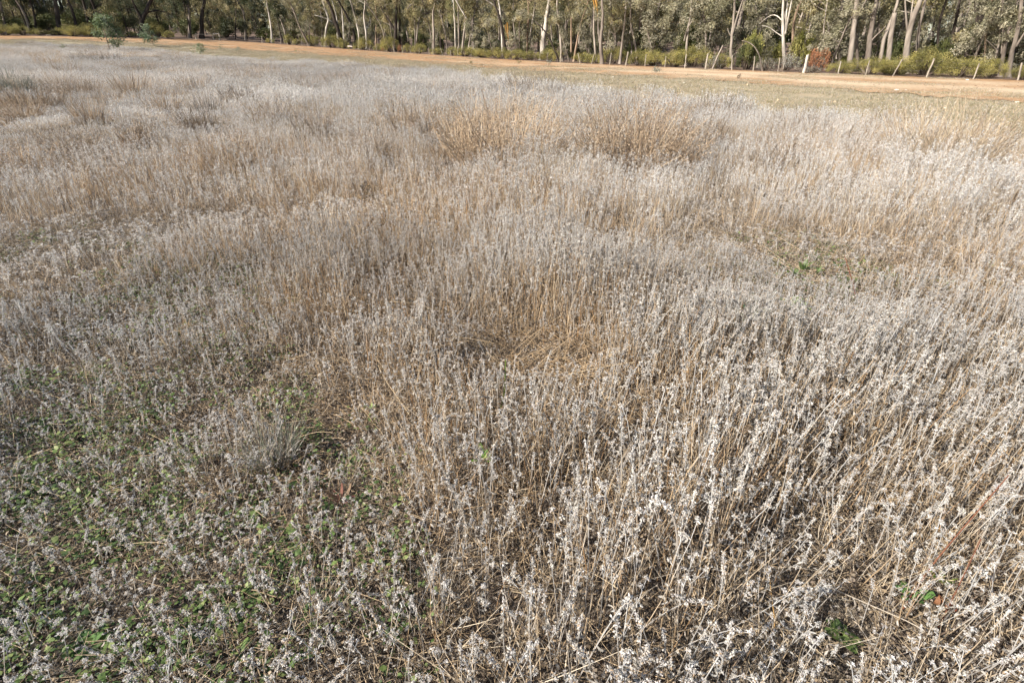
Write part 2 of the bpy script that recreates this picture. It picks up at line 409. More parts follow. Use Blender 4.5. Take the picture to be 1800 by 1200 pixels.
# ------------------------------------------------------------------ how the field varies: height, density, tan, green, at places found in the photo
CTRL = [(100, 1150, .14, 1.15, .05, 1), (100, 930, .18, 1.2, .1, .95), (350, 1000, .15, 1.3, .25, .85), (600, 1100, .22, 1.35, .3, .6), (570, 775, .08, .3, .6, .2), (480, 800, .36, 1.2, .3, .4),
        (650, 900, .15, .85, .4, .75), (800, 1000, .30, 1, .5, .4), (1000, 1080, .44, 1.1, .5, .12), (1150, 1020, .52, 1, .4, .05), (1450, 1110, .24, .75, 0, .15), (1650, 1110, .36, .9, 0, .15),
        (1750, 850, .5, .95, .05, 0), (1300, 850, .5, 1.1, .4, 0), (1460, 960, .30, .75, 0, 0), (1500, 750, .45, 1, .3, 0), (1700, 600, .45, 1.1, .3, 0), (1350, 550, .27, .95, .35, .35),
        (1430, 480, .24, .85, .35, .45), (1150, 700, .45, 1.2, .6, 0), (950, 655, .16, .4, .95, 0), (1030, 560, .5, 1.2, 1, 0), (850, 500, .42, 1.2, .75, 0), (700, 620, .36, 1, .7, 0), (780, 820, .36, 1.1, .7, .1),
        (600, 550, .4, 1.1, .95, 0), (400, 620, .24, 1.15, .45, .35), (350, 500, .22, 1.05, .35, .5), (150, 600, .25, 1.15, .3, .4), (50, 760, .25, 1.2, .2, .6), (250, 740, .2, 1.2, .3, .6), (100, 450, .2, 1, .2, .35),
        (230, 340, .36, 1, .6, .1), (500, 300, .36, 1, .5, 0), (500, 420, .3, 1, .45, .15), (750, 380, .4, 1.1, .75, 0), (950, 350, .42, 1, .5, 0), (1200, 350, .4, 1, .3, 0), (1500, 350, .42, 1, .2, 0),
        (1700, 400, .42, 1, .25, 0), (600, 200, .4, 1, .15, 0), (300, 215, .3, 1, .1, 0), (80, 240, .16, .8, .15, .2), (1300, 215, .4, 1, .2, 0), (400, 130, .3, 1, .35, 0), (100, 100, .35, 1, .25, 0), (800, 150, .4, 1, .1, 0), (1650, 300, .42, 1, .35, 0)]
_cp = np.array([at(c[0], c[1])[:2] for c in CTRL]); _cv = np.array([c[2:] for c in CTRL])
def lp(x, y): return np.stack([np.arctan2(x, y) * 1.0, np.log(np.hypot(x, y) + 0.25)], -1)
_cl = lp(_cp[:, 0], _cp[:, 1])
def lane_at(x, y):
    return np.exp(-((fbm(x / 1.9 + 3.3, y / 1.9, 95) - .5) / .04) ** 2)
def field_at(x, y):
    q = lp(np.asarray(x), np.asarray(y)); d2 = ((q[:, None, :] - _cl[None]) ** 2).sum(-1)
    w = 1 / (d2 + 0.0012) ** 1.7; w /= w.sum(1, keepdims=True)
    v = w @ _cv
    H, D, T, G = v.T
    r = np.hypot(x, y)
    s = np.clip(0.45 + r * 0.03, 0.45, 3.0)
    n1 = fbm(x / 0.8, y / 0.8, 31); n2 = fbm(x / 4.5, y / 4.5, 41); n3 = fbm(x / 0.5, y / 0.5, 51); n4 = fbm(x / 1.7, y / 1.7, 61)
    n5 = fbm(x / 11, y / 11, 33); far = sstep(9, 25, r)
    lane = lane_at(x, y)
    H = H * (0.12 + 1.15 * n1 + 0.55 * n2) * (1 + far * 1.1 * (n5 - 0.5)) * (1 - .5 * lane)
    D = D * (0.30 + 1.0 * n3 + 0.45 * n4) * (1 - .35 * lane)
    T = np.clip(T + 0.9 * (n2 - 0.5) + 0.7 * (n4 - 0.5) + far * (1.2 * (n5 - 0.5) + .9 * (fbm(x / 2.5, y / 2.5, 37) - .5)), 0, 1)
    G = np.clip(G + 0.8 * (n4 - 0.5), 0, 1)
    return H, D, T, G

# ------------------------------------------------------------------ scatter through geometry nodes
def scatter(name, coll, P, rot, scl, pick, tint, val, label, cat):
    me = bpy.data.meshes.new(name); me.from_pydata(P.tolist(), [], [])
    def put(n, ty, key, arr):
        a = me.attributes.new(n, ty, 'POINT'); a.data.foreach_set(key, np.ascontiguousarray(arr).ravel())
    put('rot', 'FLOAT_VECTOR', 'vector', rot.astype(np.float32)); put('scl', 'FLOAT_VECTOR', 'vector', scl.astype(np.float32))
    put('pick', 'INT', 'value', pick.astype(np.int32)); put('tint', 'FLOAT', 'value', tint.astype(np.float32)); put('val', 'FLOAT', 'value', val.astype(np.float32))
    o = bpy.data.objects.new(name, me); COL.objects.link(o)
    ng = bpy.data.node_groups.new(name, 'GeometryNodeTree')
    ng.interface.new_socket('Geometry', in_out='INPUT', socket_type='NodeSocketGeometry'); ng.interface.new_socket('Geometry', in_out='OUTPUT', socket_type='NodeSocketGeometry')
    N = ng.nodes.new; L = ng.links.new
    gi = N('NodeGroupInput'); go = N('NodeGroupOutput'); ip = N('GeometryNodeInstanceOnPoints'); ci = N('GeometryNodeCollectionInfo')
    ci.inputs[0].default_value = coll; ci.inputs['Separate Children'].default_value = True; ci.inputs['Reset Children'].default_value = True
    def na(n, ty):
        a = N('GeometryNodeInputNamedAttribute'); a.data_type = ty; a.inputs[0].default_value = n; return a.outputs[0]
    L(gi.outputs[0], ip.inputs['Points']); L(ci.outputs[0], ip.inputs['Instance']); ip.inputs['Pick Instance'].default_value = True
    L(na('pick', 'INT'), ip.inputs['Instance Index']); L(na('rot', 'FLOAT_VECTOR'), ip.inputs['Rotation']); L(na('scl', 'FLOAT_VECTOR'), ip.inputs['Scale'])
    L(ip.outputs[0], go.inputs[0])
    md = o.modifiers.new('scatter', 'NODES'); md.node_group = ng
    tag(o, label, cat, kind='stuff')
    return o
def wedge(n, r0, r1, az=0.98):
    r = np.sqrt(RNG.uniform(r0 * r0, r1 * r1, n)); a = RNG.uniform(-az, az, n)
    return r * np.sin(a), r * np.cos(a)
def wedge_n(dens, r0, r1, az=0.98): return int(dens * az * (r1 * r1 - r0 * r0))
def project(P):
    q = P - np.array([0, 0, CAM_H]); zc = q @ FWD
    return CX + FPX * (q @ RIGHT) / zc, CY - FPX * (q @ UP) / zc, zc

# places kept clear (hollow, splayed fan), as (px, py, radius m)
CLEAR = [(at(x, y), r) for x, y, r in [(560, 785, 0.13), (600, 800, 0.10), (905, 660, 0.12), (110, 1050, 0.06), (60, 1085, 0.06), (140, 1020, 0.05), (1470, 1130, 0.09), (600, 900, 0.07), (1480, 1060, 0.08),
                                         (1395, 553, 0.10), (1325, 565, 0.10), (1412, 487, 0.14)]]
def clear_mask(x, y):
    k = np.ones(len(x), bool)
    for p, r in CLEAR: k &= (np.hypot(x - p[0], y - p[1]) > r * (0.75 + 0.5 * fbm(x * 9, y * 9, 77)))
    return k
NS = 800
def stalk_points(r0, r1, dens, az=0.98):
    x, y = wedge(wedge_n(dens, r0, r1, az), r0, r1, az)
    H, D, T, G = field_at(x, y)
    a = np.arctan2(x, y); r = np.hypot(x, y)
    edge = field_d(a) * (0.92 + 0.2 * fbm(x * 0.5, y * 0.5, 91))
    k = (RNG.random(len(x)) < D * 0.62) & (r < edge) & clear_mask(x, y)
    return x[k], y[k], H[k], T[k], G[k]
def stalk_attrs(x, y, H, T, nhead, nbare, G=0):
    n = len(x); z = ground_z(x, y)
    bare = RNG.random(n) < 0.10 + 0.30 * T
    pick = np.where(bare, nhead + RNG.integers(0, nbare, n), RNG.integers(0, nhead, n))
    # neighbours share a lean
    la = fbm(x / 0.45, y / 0.45, 71) * 12.6; lm = 0.03 + 0.42 * fbm(x / 0.7, y / 0.7, 72) ** 3.0
    rz = RNG.uniform(0, 6.283, n)
    rot = np.stack([np.sin(la) * lm + RNG.normal(0, 0.07, n), np.cos(la) * lm + RNG.normal(0, 0.07, n), rz], 1)
    h = H / 0.48 * RNG.uniform(0.72, 1.22, n)
    w = np.clip(0.55 + 0.5 * h, 0.6, 1.15)
    scl = np.stack([w, w, h], 1)
    val = (0.85 + 0.3 * fbm(x / 1.3, y / 1.3, 81) + RNG.uniform(-0.08, 0.08, n)) * (1 - .10 * G)
    return np.stack([x, y, z - 0.005], 1), rot, scl, pick, np.clip(T + RNG.uniform(-0.2, 0.2, n), 0, 1), val

x, y, H, T, G = stalk_points(0.35, 4.6, NS, 1.25)
P, rot, scl, pick, tint, val = stalk_attrs(x, y, H, T, len(NEAR), len(NEAR_BARE), G)
# the 300 stalks that show largest are things of their own, the rest one mass
top = P + np.array([0, 0, 1]) * scl[:, 2:3] * 0.45
ux, uy, zc = project(top); inside = (ux > 10) & (ux < 1790) & (uy > 300) & (uy < 1190) & (pick < len(NEAR)) & (scl[:, 2] > 0.45)
size = np.where(inside, scl[:, 2] / np.maximum(zc, 0.3), 0)
HERO = np.argsort(-size)[:300]
keep = np.ones(len(P), bool); keep[HERO] = False
scatter('dried_stalk_field', C_NEAR, P[keep], rot[keep], scl[keep], pick[keep], tint[keep], val[keep], 'dense mass of dry brown stalks with grey woolly heads near the camera', 'dry stalks')
HP = [(P[i], rot[i], scl[i], int(pick[i]), float(tint[i]), float(val[i])) for i in HERO]
x, y, H, T, G = stalk_points(4.6, 15.0, 112)
a_ = stalk_attrs(x, y, H, T, 26, 8, G); a_[2][:, :2] = np.clip(a_[2][:, :2], .9, 1.2)
scatter('dried_stalk_field', C_MID, *a_, 'grey and tan dry stalks covering the middle of the field', 'dry stalks')
x, y = wedge(int(7.5 * 0.98 * (62**2 - 15**2)), 15, 62)
x2, y2 = wedge(int(2.2 * 0.98 * (125**2 - 62**2)), 62, 125)
x = np.concatenate([x, x2]); y = np.concatenate([y, y2])
H, D, T, G = field_at(x, y); az = np.arctan2(x, y); r = np.hypot(x, y)
k = (r < field_d(az) * (0.93 + 0.16 * fbm(x * 0.3, y * 0.3, 91))) & (RNG.random(len(x)) < 0.22 + 0.62 * D)
x, y, H, T, r = x[k], y[k], H[k], T[k], r[k]; n = len(x)
fs = 1 + 0.9 * sstep(50, 90, r)
scatter('dried_stalk_field', C_FAR, np.stack([x, y, ground_z(x, y)], 1), np.stack([RNG.normal(0, .05, n), RNG.normal(0, .05, n), RNG.uniform(0, 6.28, n)], 1),
        np.stack([fs, fs, H / 0.42 * RNG.uniform(0.75, 1.25, n)], 1), RNG.integers(0, 9, n), T, 0.36 + 0.5 * fbm(x / 2.2, y / 2.2, 81) + 0.55 * fbm(x / 8, y / 8, 83), 'far silvery grey part of the dry field reaching to the verge', 'dry stalks')

# ------------------------------------------------------------------ fine dry grass between the near stalks
def grass_tuft():
    mb = MB()
    for i in range(20):
        o = np.array([random.gauss(0, .035), random.gauss(0, .035), 0]); d = norm(np.array([random.gauss(0, .38), random.gauss(0, .38), 1]))
        mb.strip(o, d, rdir() * np.array([1, 1, .2]), rnd(.16, .46), rnd(.0015, .0026), rnd(-1.5, 1.5), 4, np.array(random.choice(STRAW)) * rnd(.7, 1.12), prof=lambda u: 1.1 - .85 * u)
    return mb
C_GR = source_collection('dry_grass', [grass_tuft().mesh('dry_grass', M_DRY) for _ in range(12)])
x, y = wedge(wedge_n(62, .35, 4.8, 1.25), .35, 4.8, 1.25); H, D, T, G = field_at(x, y)
k = (RNG.random(len(x)) < .12 + .85 * T + .35 * G) & clear_mask(x, y); x, y, H, T = x[k], y[k], H[k], T[k]; n = len(x)
h = np.clip(H, .12, .5) / .42 * RNG.uniform(.6, 1.15, n)
scatter('dry_grass', C_GR, np.stack([x, y, ground_z(x, y)], 1), np.stack([RNG.normal(0, .15, n), RNG.normal(0, .15, n), RNG.uniform(0, 6.28, n)], 1), np.stack([.5 + .6 * h, .5 + .6 * h, h], 1), RNG.integers(0, 12, n), T * .5, RNG.uniform(.8, 1.1, n),
        'fine pale dry grass tangled between the near stalks', 'grass')

# ------------------------------------------------------------------ litter, straw, small green leaves
LIT = [np.array(c) for c in [(0.33, 0.285, 0.24), (0.40, 0.355, 0.305), (0.25, 0.205, 0.165), (0.43, 0.355, 0.265), (0.34, 0.265, 0.18), (0.44, 0.40, 0.355), (0.17, 0.135, 0.105)]]
TILE = 0.4
def litter_patch(n):
    mb = MB()
    for i in range(n):
        mb.strip((rnd(-.5, .5) * TILE, rnd(-.5, .5) * TILE, 0.075 * random.random() ** 1.6), rdir() * np.array([1, 1, 0.8]), rdir(0.4), rnd(0.011, 0.030), rnd(0.0025, 0.0085), rnd(1.2, 4.4) * random.choice([-1, 1]), 3, random.choice(LIT) * rnd(0.55, 1.0))
    for i in range(n // 8):
        b = rnd(0, 6.28); p = np.array((rnd(-.42, .42) * TILE, rnd(-.42, .42) * TILE, rnd(0.01, 0.06))); d = np.array((math.cos(b), math.sin(b), rnd(-0.1, 0.18)))
        mb.tube([p, p + d * rnd(0.06, 0.16)], [0.0013, 0.0009], 3, np.array((0.46, 0.36, 0.24)) * rnd(0.6, 1.1), cap=False)
    return mb
C_LIT = source_collection('litter_patch', [litter_patch(1000).mesh('litter_patch', M_DRY) for _ in range(9)])
gx, gy = np.meshgrid(np.arange(-20, 21) * TILE, np.arange(0, 18) * TILE); x = gx.ravel(); y = gy.ravel(); r = np.hypot(x, y); k = (r > .2) & (r < 7) & (np.abs(np.arctan2(x, y)) < 1.4); x, y = x[k], y[k]; n = len(x); H, D, T, G = field_at(x, y)
scatter('ground_litter', C_LIT, np.stack([x, y, ground_z(x, y)], 1), np.stack([np.zeros(n), np.zeros(n), RNG.integers(0, 4, n) * math.pi / 2], 1), np.ones((n, 3)),
        RNG.integers(0, 9, n), T * 0.8, 0.78 + 0.35 * fbm(x, y, 5), 'curled grey-brown dead leaves and straw littering the soil', 'leaf litter')
def straw_piece():
    mb = MB(); L = rnd(0.25, 0.5); P = [np.zeros(3)]; d = np.array([1, rnd(-0.1, 0.1), rnd(-0.05, 0.15)])
    for i in range(5): d = norm(d + np.array([0, rnd(-0.12, 0.12), rnd(-0.07, 0.03)])); P.append(P[-1] + d * L / 5)
    mb.tube(P, np.linspace(0.0016, 0.0009, 6), 3, np.array((0.56, 0.45, 0.30)) * rnd(0.75, 1.1), cap=False)
    return mb
C_STR = source_collection('straw', [straw_piece().mesh('straw', M_DRY) for _ in range(12)])
x, y = wedge(wedge_n(60, 0.4, 8, 1.2), 0.4, 8, 1.2); H, D, T, G = field_at(x, y); k = RNG.random(len(x)) < 0.10 + 0.4 * T + .9 * lane_at(x, y); x, y, H, T = x[k], y[k], H[k], T[k]; n = len(x)
scatter('fallen_straw', C_STR, np.stack([x, y, ground_z(x, y) + RNG.uniform(0.02, 0.55, n) * H], 1), np.stack([RNG.normal(0, .1, n), RNG.normal(-0.15, .35, n), RNG.uniform(0, 6.28, n)], 1),
        np.tile(RNG.uniform(0.4, 0.85, (n, 1)), (1, 3)), RNG.integers(0, 12, n), RNG.uniform(0, .5, n), RNG.uniform(.8, 1.15, n), 'pale fallen straws caught at odd angles between the stalks', 'straw')
def clover_patch(R, n):
    mb = MB()
    for i in range(n):
        r = R * math.sqrt(random.random()); a = rnd(0, 6.28); b = rnd(0, 6.28)
        c = np.array(random.choice([(0.09, 0.14, 0.035), (0.06, 0.10, 0.028), (0.13, 0.18, 0.05), (0.20, 0.235, 0.08), (0.05, 0.085, 0.025)])) * rnd(0.8, 1.25)
        L = rnd(0.007, 0.018)
        mb.strip((r * math.cos(a), r * math.sin(a), rnd(0.012, 0.055)), np.array((math.cos(b), math.sin(b), rnd(-0.2, 0.5))), np.array((rnd(-.4, .4), rnd(-.4, .4), 1)), L, L * rnd(0.5, 0.8), rnd(-0.9, 0.4), 2, c,
                 prof=lambda u: 0.25 + 0.95 * math.sin(math.pi * min(1, 0.1 + 0.85 * u)))
    return mb
C_CLO = source_collection('green_patch', [clover_patch(0.09, 46).mesh('green_patch', M_GREEN) for _ in range(7)])
x, y = wedge(wedge_n(95, 0.3, 9, 1.25), 0.3, 9, 1.25); H, D, T, G = field_at(x, y)
k = RNG.random(len(x)) < np.clip((G - 0.25) * 1.6, 0, 1); x, y = x[k], y[k]; n = len(x)
scatter('green_ground_cover', C_CLO, np.stack([x, y, ground_z(x, y)], 1), np.stack([np.zeros(n), np.zeros(n), RNG.uniform(0, 6.28, n)], 1), np.tile(RNG.uniform(0.7, 1.4, (n, 1)), (1, 3)),
        RNG.integers(0, 7, n), np.zeros(n), np.ones(n), 'small green clover-like leaves carpeting the ground under the sparse stalks', 'ground cover')
# short sward on the verge
def sward_patch():
    mb = MB(); n = 90; R = 0.5
    r = R * np.sqrt(RNG.random(n)); a = RNG.uniform(0, 6.28, n); Pq = np.stack([r * np.cos(a), r * np.sin(a), np.zeros(n)], 1)
    Dq = np.stack([RNG.normal(0, .6, n), RNG.normal(0, .6, n), np.ones(n)], 1)
    Cq = np.array([(0.27, 0.24, 0.15), (0.36, 0.295, 0.21), (0.23, 0.215, 0.125), (0.38, 0.345, 0.29), (0.33, 0.27, 0.2)])[RNG.integers(0, 5, n)] * RNG.uniform(.8, 1.2, (n, 1))
    mb.quads(Pq, Dq, RNG.normal(0, 1, (n, 3)), RNG.uniform(.03, .10, n), RNG.uniform(.006, .016, n), Cq); return mb
C_SW = source_collection('sward', [sward_patch().mesh('sward', M_DRY) for _ in range(5)])
x, y = wedge(60000, 8, 110); az = np.arctan2(x, y); r = np.hypot(x, y)
k = (r > field_d(az) * 0.85) & (r < track_d(az) * (0.93 + 0.32 * fbm(x * .5, y * .5, 3))) & (fbm(x * .8, y * .8, 13) > 0.36) | ((r > track_d(az)) & (r < fence_d(az)) & (fbm(x * .35, y * .35, 29) > .60)); x, y = x[k], y[k]; n = len(x)
scatter('verge_grass', C_SW, np.stack([x, y, ground_z(x, y)], 1), np.stack([np.zeros(n), np.zeros(n), RNG.uniform(0, 6.28, n)], 1), np.tile(RNG.uniform(.7, 1.4, (n, 1)), (1, 3)), RNG.integers(0, 5, n),
        RNG.uniform(0, .4, n), RNG.uniform(.85, 1.15, n), 'short grey-green grass on the verge beside the dirt track', 'grass')

def clod(c):
    mb = MB(); b = RNG.normal(0, 1, (12, 3)); b = b / np.linalg.norm(b, axis=1, keepdims=True) * RNG.uniform(.6, 1, (12, 1)) * np.array([1, 1, .55])
    import bmesh
    bm = bmesh.new()
    for p_ in b: bm.verts.new(p_)
    bmesh.ops.convex_hull(bm, input=bm.verts); bm.verts.index_update()
    mb.add([tuple(v.co) for v in bm.verts], [tuple(v.index for v in f.verts) for f in bm.faces], np.array(c)); bm.free(); return mb
C_CL = source_collection('clod', [clod(c).mesh('clod', M_STONE) for c in [(0.42, 0.3, 0.2), (0.3, 0.2, 0.13), (0.55, 0.46, 0.36), (0.2, 0.14, 0.1), (0.62, 0.57, 0.5)]])
x, y = wedge(90000, 14, 125); az = np.arctan2(x, y); r = np.hypot(x, y)
k = (r > track_d(az) * .97) & (r < fence_d(az) + 1.5) & (fbm(x * .4, y * .4, 44) > .47); x, y = x[k], y[k]; n = len(x)
scatter('track_gravel', C_CL, np.stack([x, y, ground_z(x, y) + .03], 1), RNG.uniform(0, 6.28, (n, 3)) * np.array([.1, .1, 1]), np.tile((.012 + .05 * RNG.random((n, 1)) ** 3), (1, 3)), RNG.choice(5, n, p=[.3, .3, .14, .22, .04]), np.zeros(n), np.ones(n),
        'clods and pebbles scattered over the sandy dirt track', 'gravel')

# ------------------------------------------------------------------ the nearest stalks, each a thing
hero_parts = {}
for (p, rt, s, pk, ti, va) in HP:
    if pk not in hero_parts:
        st, hd, lf = NEAR[pk]; hero_parts[pk] = (st.mesh('stem', M_DRY), hd.mesh('woolly_head', M_DRY), lf.mesh('dry_leaves', M_DRY) if lf.n else None)
    t = empty('dried_stalk', p); t.rotation_euler = rt; t.scale = s; t.empty_display_size = 0.05
    hx, hy, _z = project(np.array(p) + np.array([0, 0, s[2] * .45]))
    col_ = 'left of the photo' if hx < 500 else 'left of centre' if hx < 850 else 'at the centre' if hx < 1080 else 'right of centre' if hx < 1400 else 'near the right edge'
    row_ = 'lowest, nearest row' if hy > 1010 else 'second row up' if hy > 850 else 'farther row'
    tag(t, 'large near dry stalk with grey woolly head, %s, %s' % (row_, col_), 'stalk', 'nearest woolly-headed dry stalks')
    for nm, me in zip(('stem', 'woolly_head', 'dry_leaves'), hero_parts[pk]):
        if me is None: continue
        o = bpy.data.objects.new(nm, me); COL.objects.link(o); o.parent = t; o['tint'] = ti; o['val'] = va
        if nm != 'stem': o['kind'] = 'stuff'
# ------------------------------------------------------------------ plants and twigs one can pick out in the field
def px_m(p):
    """metres per photo pixel at a place"""
    return float((np.array(p) - np.array([0, 0, CAM_H])) @ FWD) / FPX
def plane_pt(base, px, py):
    """the point seen at px, py on the upright plane through base that faces the camera"""
    n = norm(np.array([base[0], base[1], 0])); d = ray(px, py)
    t = np.dot(np.array(base) - np.array([0, 0, CAM_H]), n) / np.dot(d, n)
    return np.array([0, 0, CAM_H]) + d * t
def gz(p): return np.array([p[0], p[1], float(ground_z(p[0], p[1]))])

def rosette(px, py, R, nl, cols, label, width=0.5, rise=0.35, cat='weed', curl=(-0.9, 0.2), name='dock_rosette', part='leaf'):
    p = gz(at(px, py, ground_z)); t = empty(name, p); tag(t, label, cat)
    for i in range(nl):
        a = 6.283 * i / nl + rnd(-0.3, 0.3); L = R * rnd(0.65, 1.1); mb = MB()
        el = rnd(rise * 0.5, rise * 1.5); d = np.array([math.cos(a), math.sin(a), el])
        c = np.array(random.choice(cols)) * rnd(0.85, 1.15)
        mb.strip(d * 0.006 + np.array([0, 0, 0.035]), d, np.array([0, 0, 1.0]), L, L * width * rnd(0.8, 1.15), rnd(*curl), 6, c, prof=lambda u: 0.18 + 0.9 * math.sin(math.pi * min(1, 0.06 + 0.86 * u)) ** 1.2)
        mb.build(part, M_GREEN, t)
    return t
GR = [(0.09, 0.135, 0.035), (0.13, 0.18, 0.045), (0.06, 0.095, 0.03), (0.17, 0.215, 0.06)]
rosette(1470, 1128, 0.056, 9, GR, 'bright green broad-leaved weed rosette in the litter at bottom right', 0.55)
for q_, (dx_, dy_, lb_) in enumerate([(0, 0, 'tallest, darkest sprig'), (26, 4, 'right-hand sprig'), (-14, 8, 'left-hand sprig'), (60, -6, 'small sprig standing apart on the right')]):
    rosette(1408 + dx_, 484 + dy_, 0.10 if q_ == 0 else .065, 9, [(0.075, 0.115, 0.035), (0.11, 0.155, 0.045), (0.15, 0.19, 0.06)], 'green leafy weed in the gap right of centre, ' + lb_, 0.3, 1.6 if q_ == 0 else 1.1)
rosette(1393, 552, 0.13, 9, [(0.17, 0.24, 0.05), (0.22, 0.28, 0.08)], 'small bright yellow-green weed, nearest right of the gap among stalks', 0.5, 0.8)
rosette(1326, 563, 0.15, 8, [(0.09, 0.20, 0.04), (0.07, 0.15, 0.03)], 'mid green spreading weed left of the yellow-green one', 0.4, 0.5)
rosette(1642, 1040, 0.055, 5, [(0.25, 0.32, 0.06), (0.16, 0.24, 0.05)], 'pale yellow-green holed leaves standing at the right edge litter', 0.4, 1.8)
rosette(1590, 1062, 0.06, 5, [(0.08, 0.16, 0.04), (0.10, 0.19, 0.05)], 'little dark green weed beside the curled rust-brown leaf', 0.5, 0.6)
rosette(602, 893, 0.075, 8, [(0.17, 0.05, 0.04), (0.22, 0.09, 0.06), (0.22, 0.14, 0.08)], 'red-leaved dock rosette low in the hollow left of centre', 0.2, 0.8, curl=(-0.3, 0.9))
rosette(1632, 1072, 0.06, 3, [(0.25, 0.10, 0.05), (0.30, 0.14, 0.07)], 'curled rust-brown dead leaf lying in the litter at right', 0.42, 0.7, 'dead leaf', (2.2, 3.6), 'dead_leaf')
rosette(1660, 1085, 0.045, 4, [(0.24, 0.08, 0.04), (0.30, 0.12, 0.06)], 'small twisted russet dead leaf next to the larger rust-brown one', 0.3, 0.9, 'dead leaf', (1.6, 4.0), 'dead_leaf')
rosette(185, 1145, 0.05, 6, GR, 'small green weed at the bottom left corner ground', 0.6)
rosette(152, 1150, 0.055, 7, [(0.06, 0.13, 0.03), (0.09, 0.17, 0.04)], 'dark green broad weed, leftmost at the bottom edge', 0.7)
rosette(345, 825, 0.05, 6, GR, 'bright green weed in the left foreground carpet', 0.5)
rosette(850, 822, 0.07, 6, [(0.16, 0.27, 0.04), (0.12, 0.22, 0.03)], 'yellow-green weed glimpsed between tan stems near centre', 0.35, 1.2)

def wand(pts_px, base_px, r, cols, label, cat='stalk', name='dock_stalk', head=0, lie=False):
    """a stalk that follows a line seen in the photo, on an upright plane at its base"""
    b = gz(at(*base_px, ground_z)); P = [gz(at(*q, ground_z)) + np.array([0, 0, .03 + .03 * i]) if lie else plane_pt(b, *q) for i, q in enumerate(pts_px)]; P[0] = b
    P = np.array(P); depth = norm(np.array([b[0], b[1], 0]))
    P = P + np.outer(np.linspace(0, 1, len(P)) ** 2 * rnd(-0.06, 0.06), depth)
    t = empty(name, b); tag(t, label, cat)
    mb = MB(); Q = P - b
    us = np.linspace(0, len(Q) - 1, 4 * len(Q)); Q2 = np.stack([np.interp(us, np.arange(len(Q)), Q[:, k]) for k in range(3)], 1)
    for _ in range(2): Q2[1:-1] = (Q2[:-2] + 2 * Q2[1:-1] + Q2[2:]) / 4
    mb.tube(Q2, np.linspace(r, r * 0.6, len(Q2)), 5, cols); o = mb.build('stem', M_BUSH, t)
    if head:
        hb = MB()
        for k in range(head):
            i = int(len(Q2) * (0.55 + 0.45 * k / head)); i = min(i, len(Q2) - 1)
            cluster(hb, Q2[i], norm(Q2[i] - Q2[i - 1]), 0.009, 14)
        o = hb.build('woolly_head', M_BUSH, t); o['kind'] = 'stuff'
    return t
wand([(1190, 1105), (1193, 1010), (1190, 930), (1180, 895), (1163, 880), (1146, 872)], (1190, 1105), 0.003, (0.36, 0.31, 0.26), 'hooked stalk with a drooping blue-grey woolly tip, near bottom centre', head=6)
wand([(1580, 1080), (1640, 990), (1700, 920), (1770, 840)], (1580, 1080), 0.0023, (0.20, 0.085, 0.05), 'long red-brown stem slanting up to the right edge')
wand([(1640, 1120), (1690, 1020), (1730, 940)], (1640, 1120), 0.002, (0.19, 0.08, 0.05), 'short red stem at the right edge below the longer one')
wand([(1505, 530), (1500, 500), (1490, 470), (1484, 452)], (1505, 530), 0.0035, (0.17, 0.06, 0.04), 'thin red dock stem standing right of the green weeds')
wand([(1340, 1165), (1400, 1120), (1445, 1085)], (1340, 1165), 0.0018, (0.58, 0.50, 0.40), 'pale straw lying left of the bright green rosette', 'straw', 'dead_straw', lie=True)
wand([(1690, 1160), (1600, 1120), (1510, 1085), (1450, 1062)], (1690, 1160), 0.0018, (0.55, 0.47, 0.37), 'long pale straw lying across the bottom right litter', 'straw', 'dead_straw', lie=True)
wand([(1345, 1150), (1353, 1120), (1345, 1080), (1338, 1035)], (1345, 1150), 0.0015, (0.42, 0.25, 0.09), 'thin orange kinked stem at bottom right', 'straw', 'dead_straw', lie=True)
wand([(880, 720), (887, 690), (889, 640)], (880, 720), 0.004, (0.12, 0.17, 0.04), 'single green grass blade upright near the centre', 'grass', 'grass_plant')
# fan of splayed tan stems in the middle of the field
b = gz(at(925, 662, ground_z)); t = empty('splayed_stems', b); tag(t, 'fan of splayed tan stems bursting from the hollow at the centre', 'grass tuft')
for i in range(48):
    mb = MB(); a = rnd(-0.6, 2.2); el = rnd(0.12, 0.95); L = rnd(0.25, 0.5); d = norm(np.array([math.cos(a), math.sin(a) * 0.9, el])); o = np.array([rnd(-0.16, 0.25), rnd(-0.08, 0.25), 0])
    mb.tube([o, o + d * L * 0.5, o + d * L + np.array([0, 0, -0.03])], [0.0016, 0.0013, 0.0008], 3, np.array((0.36, 0.265, 0.165)) * rnd(0.7, 1.15), cap=False)
    mb.build('stem', M_BUSH, t)

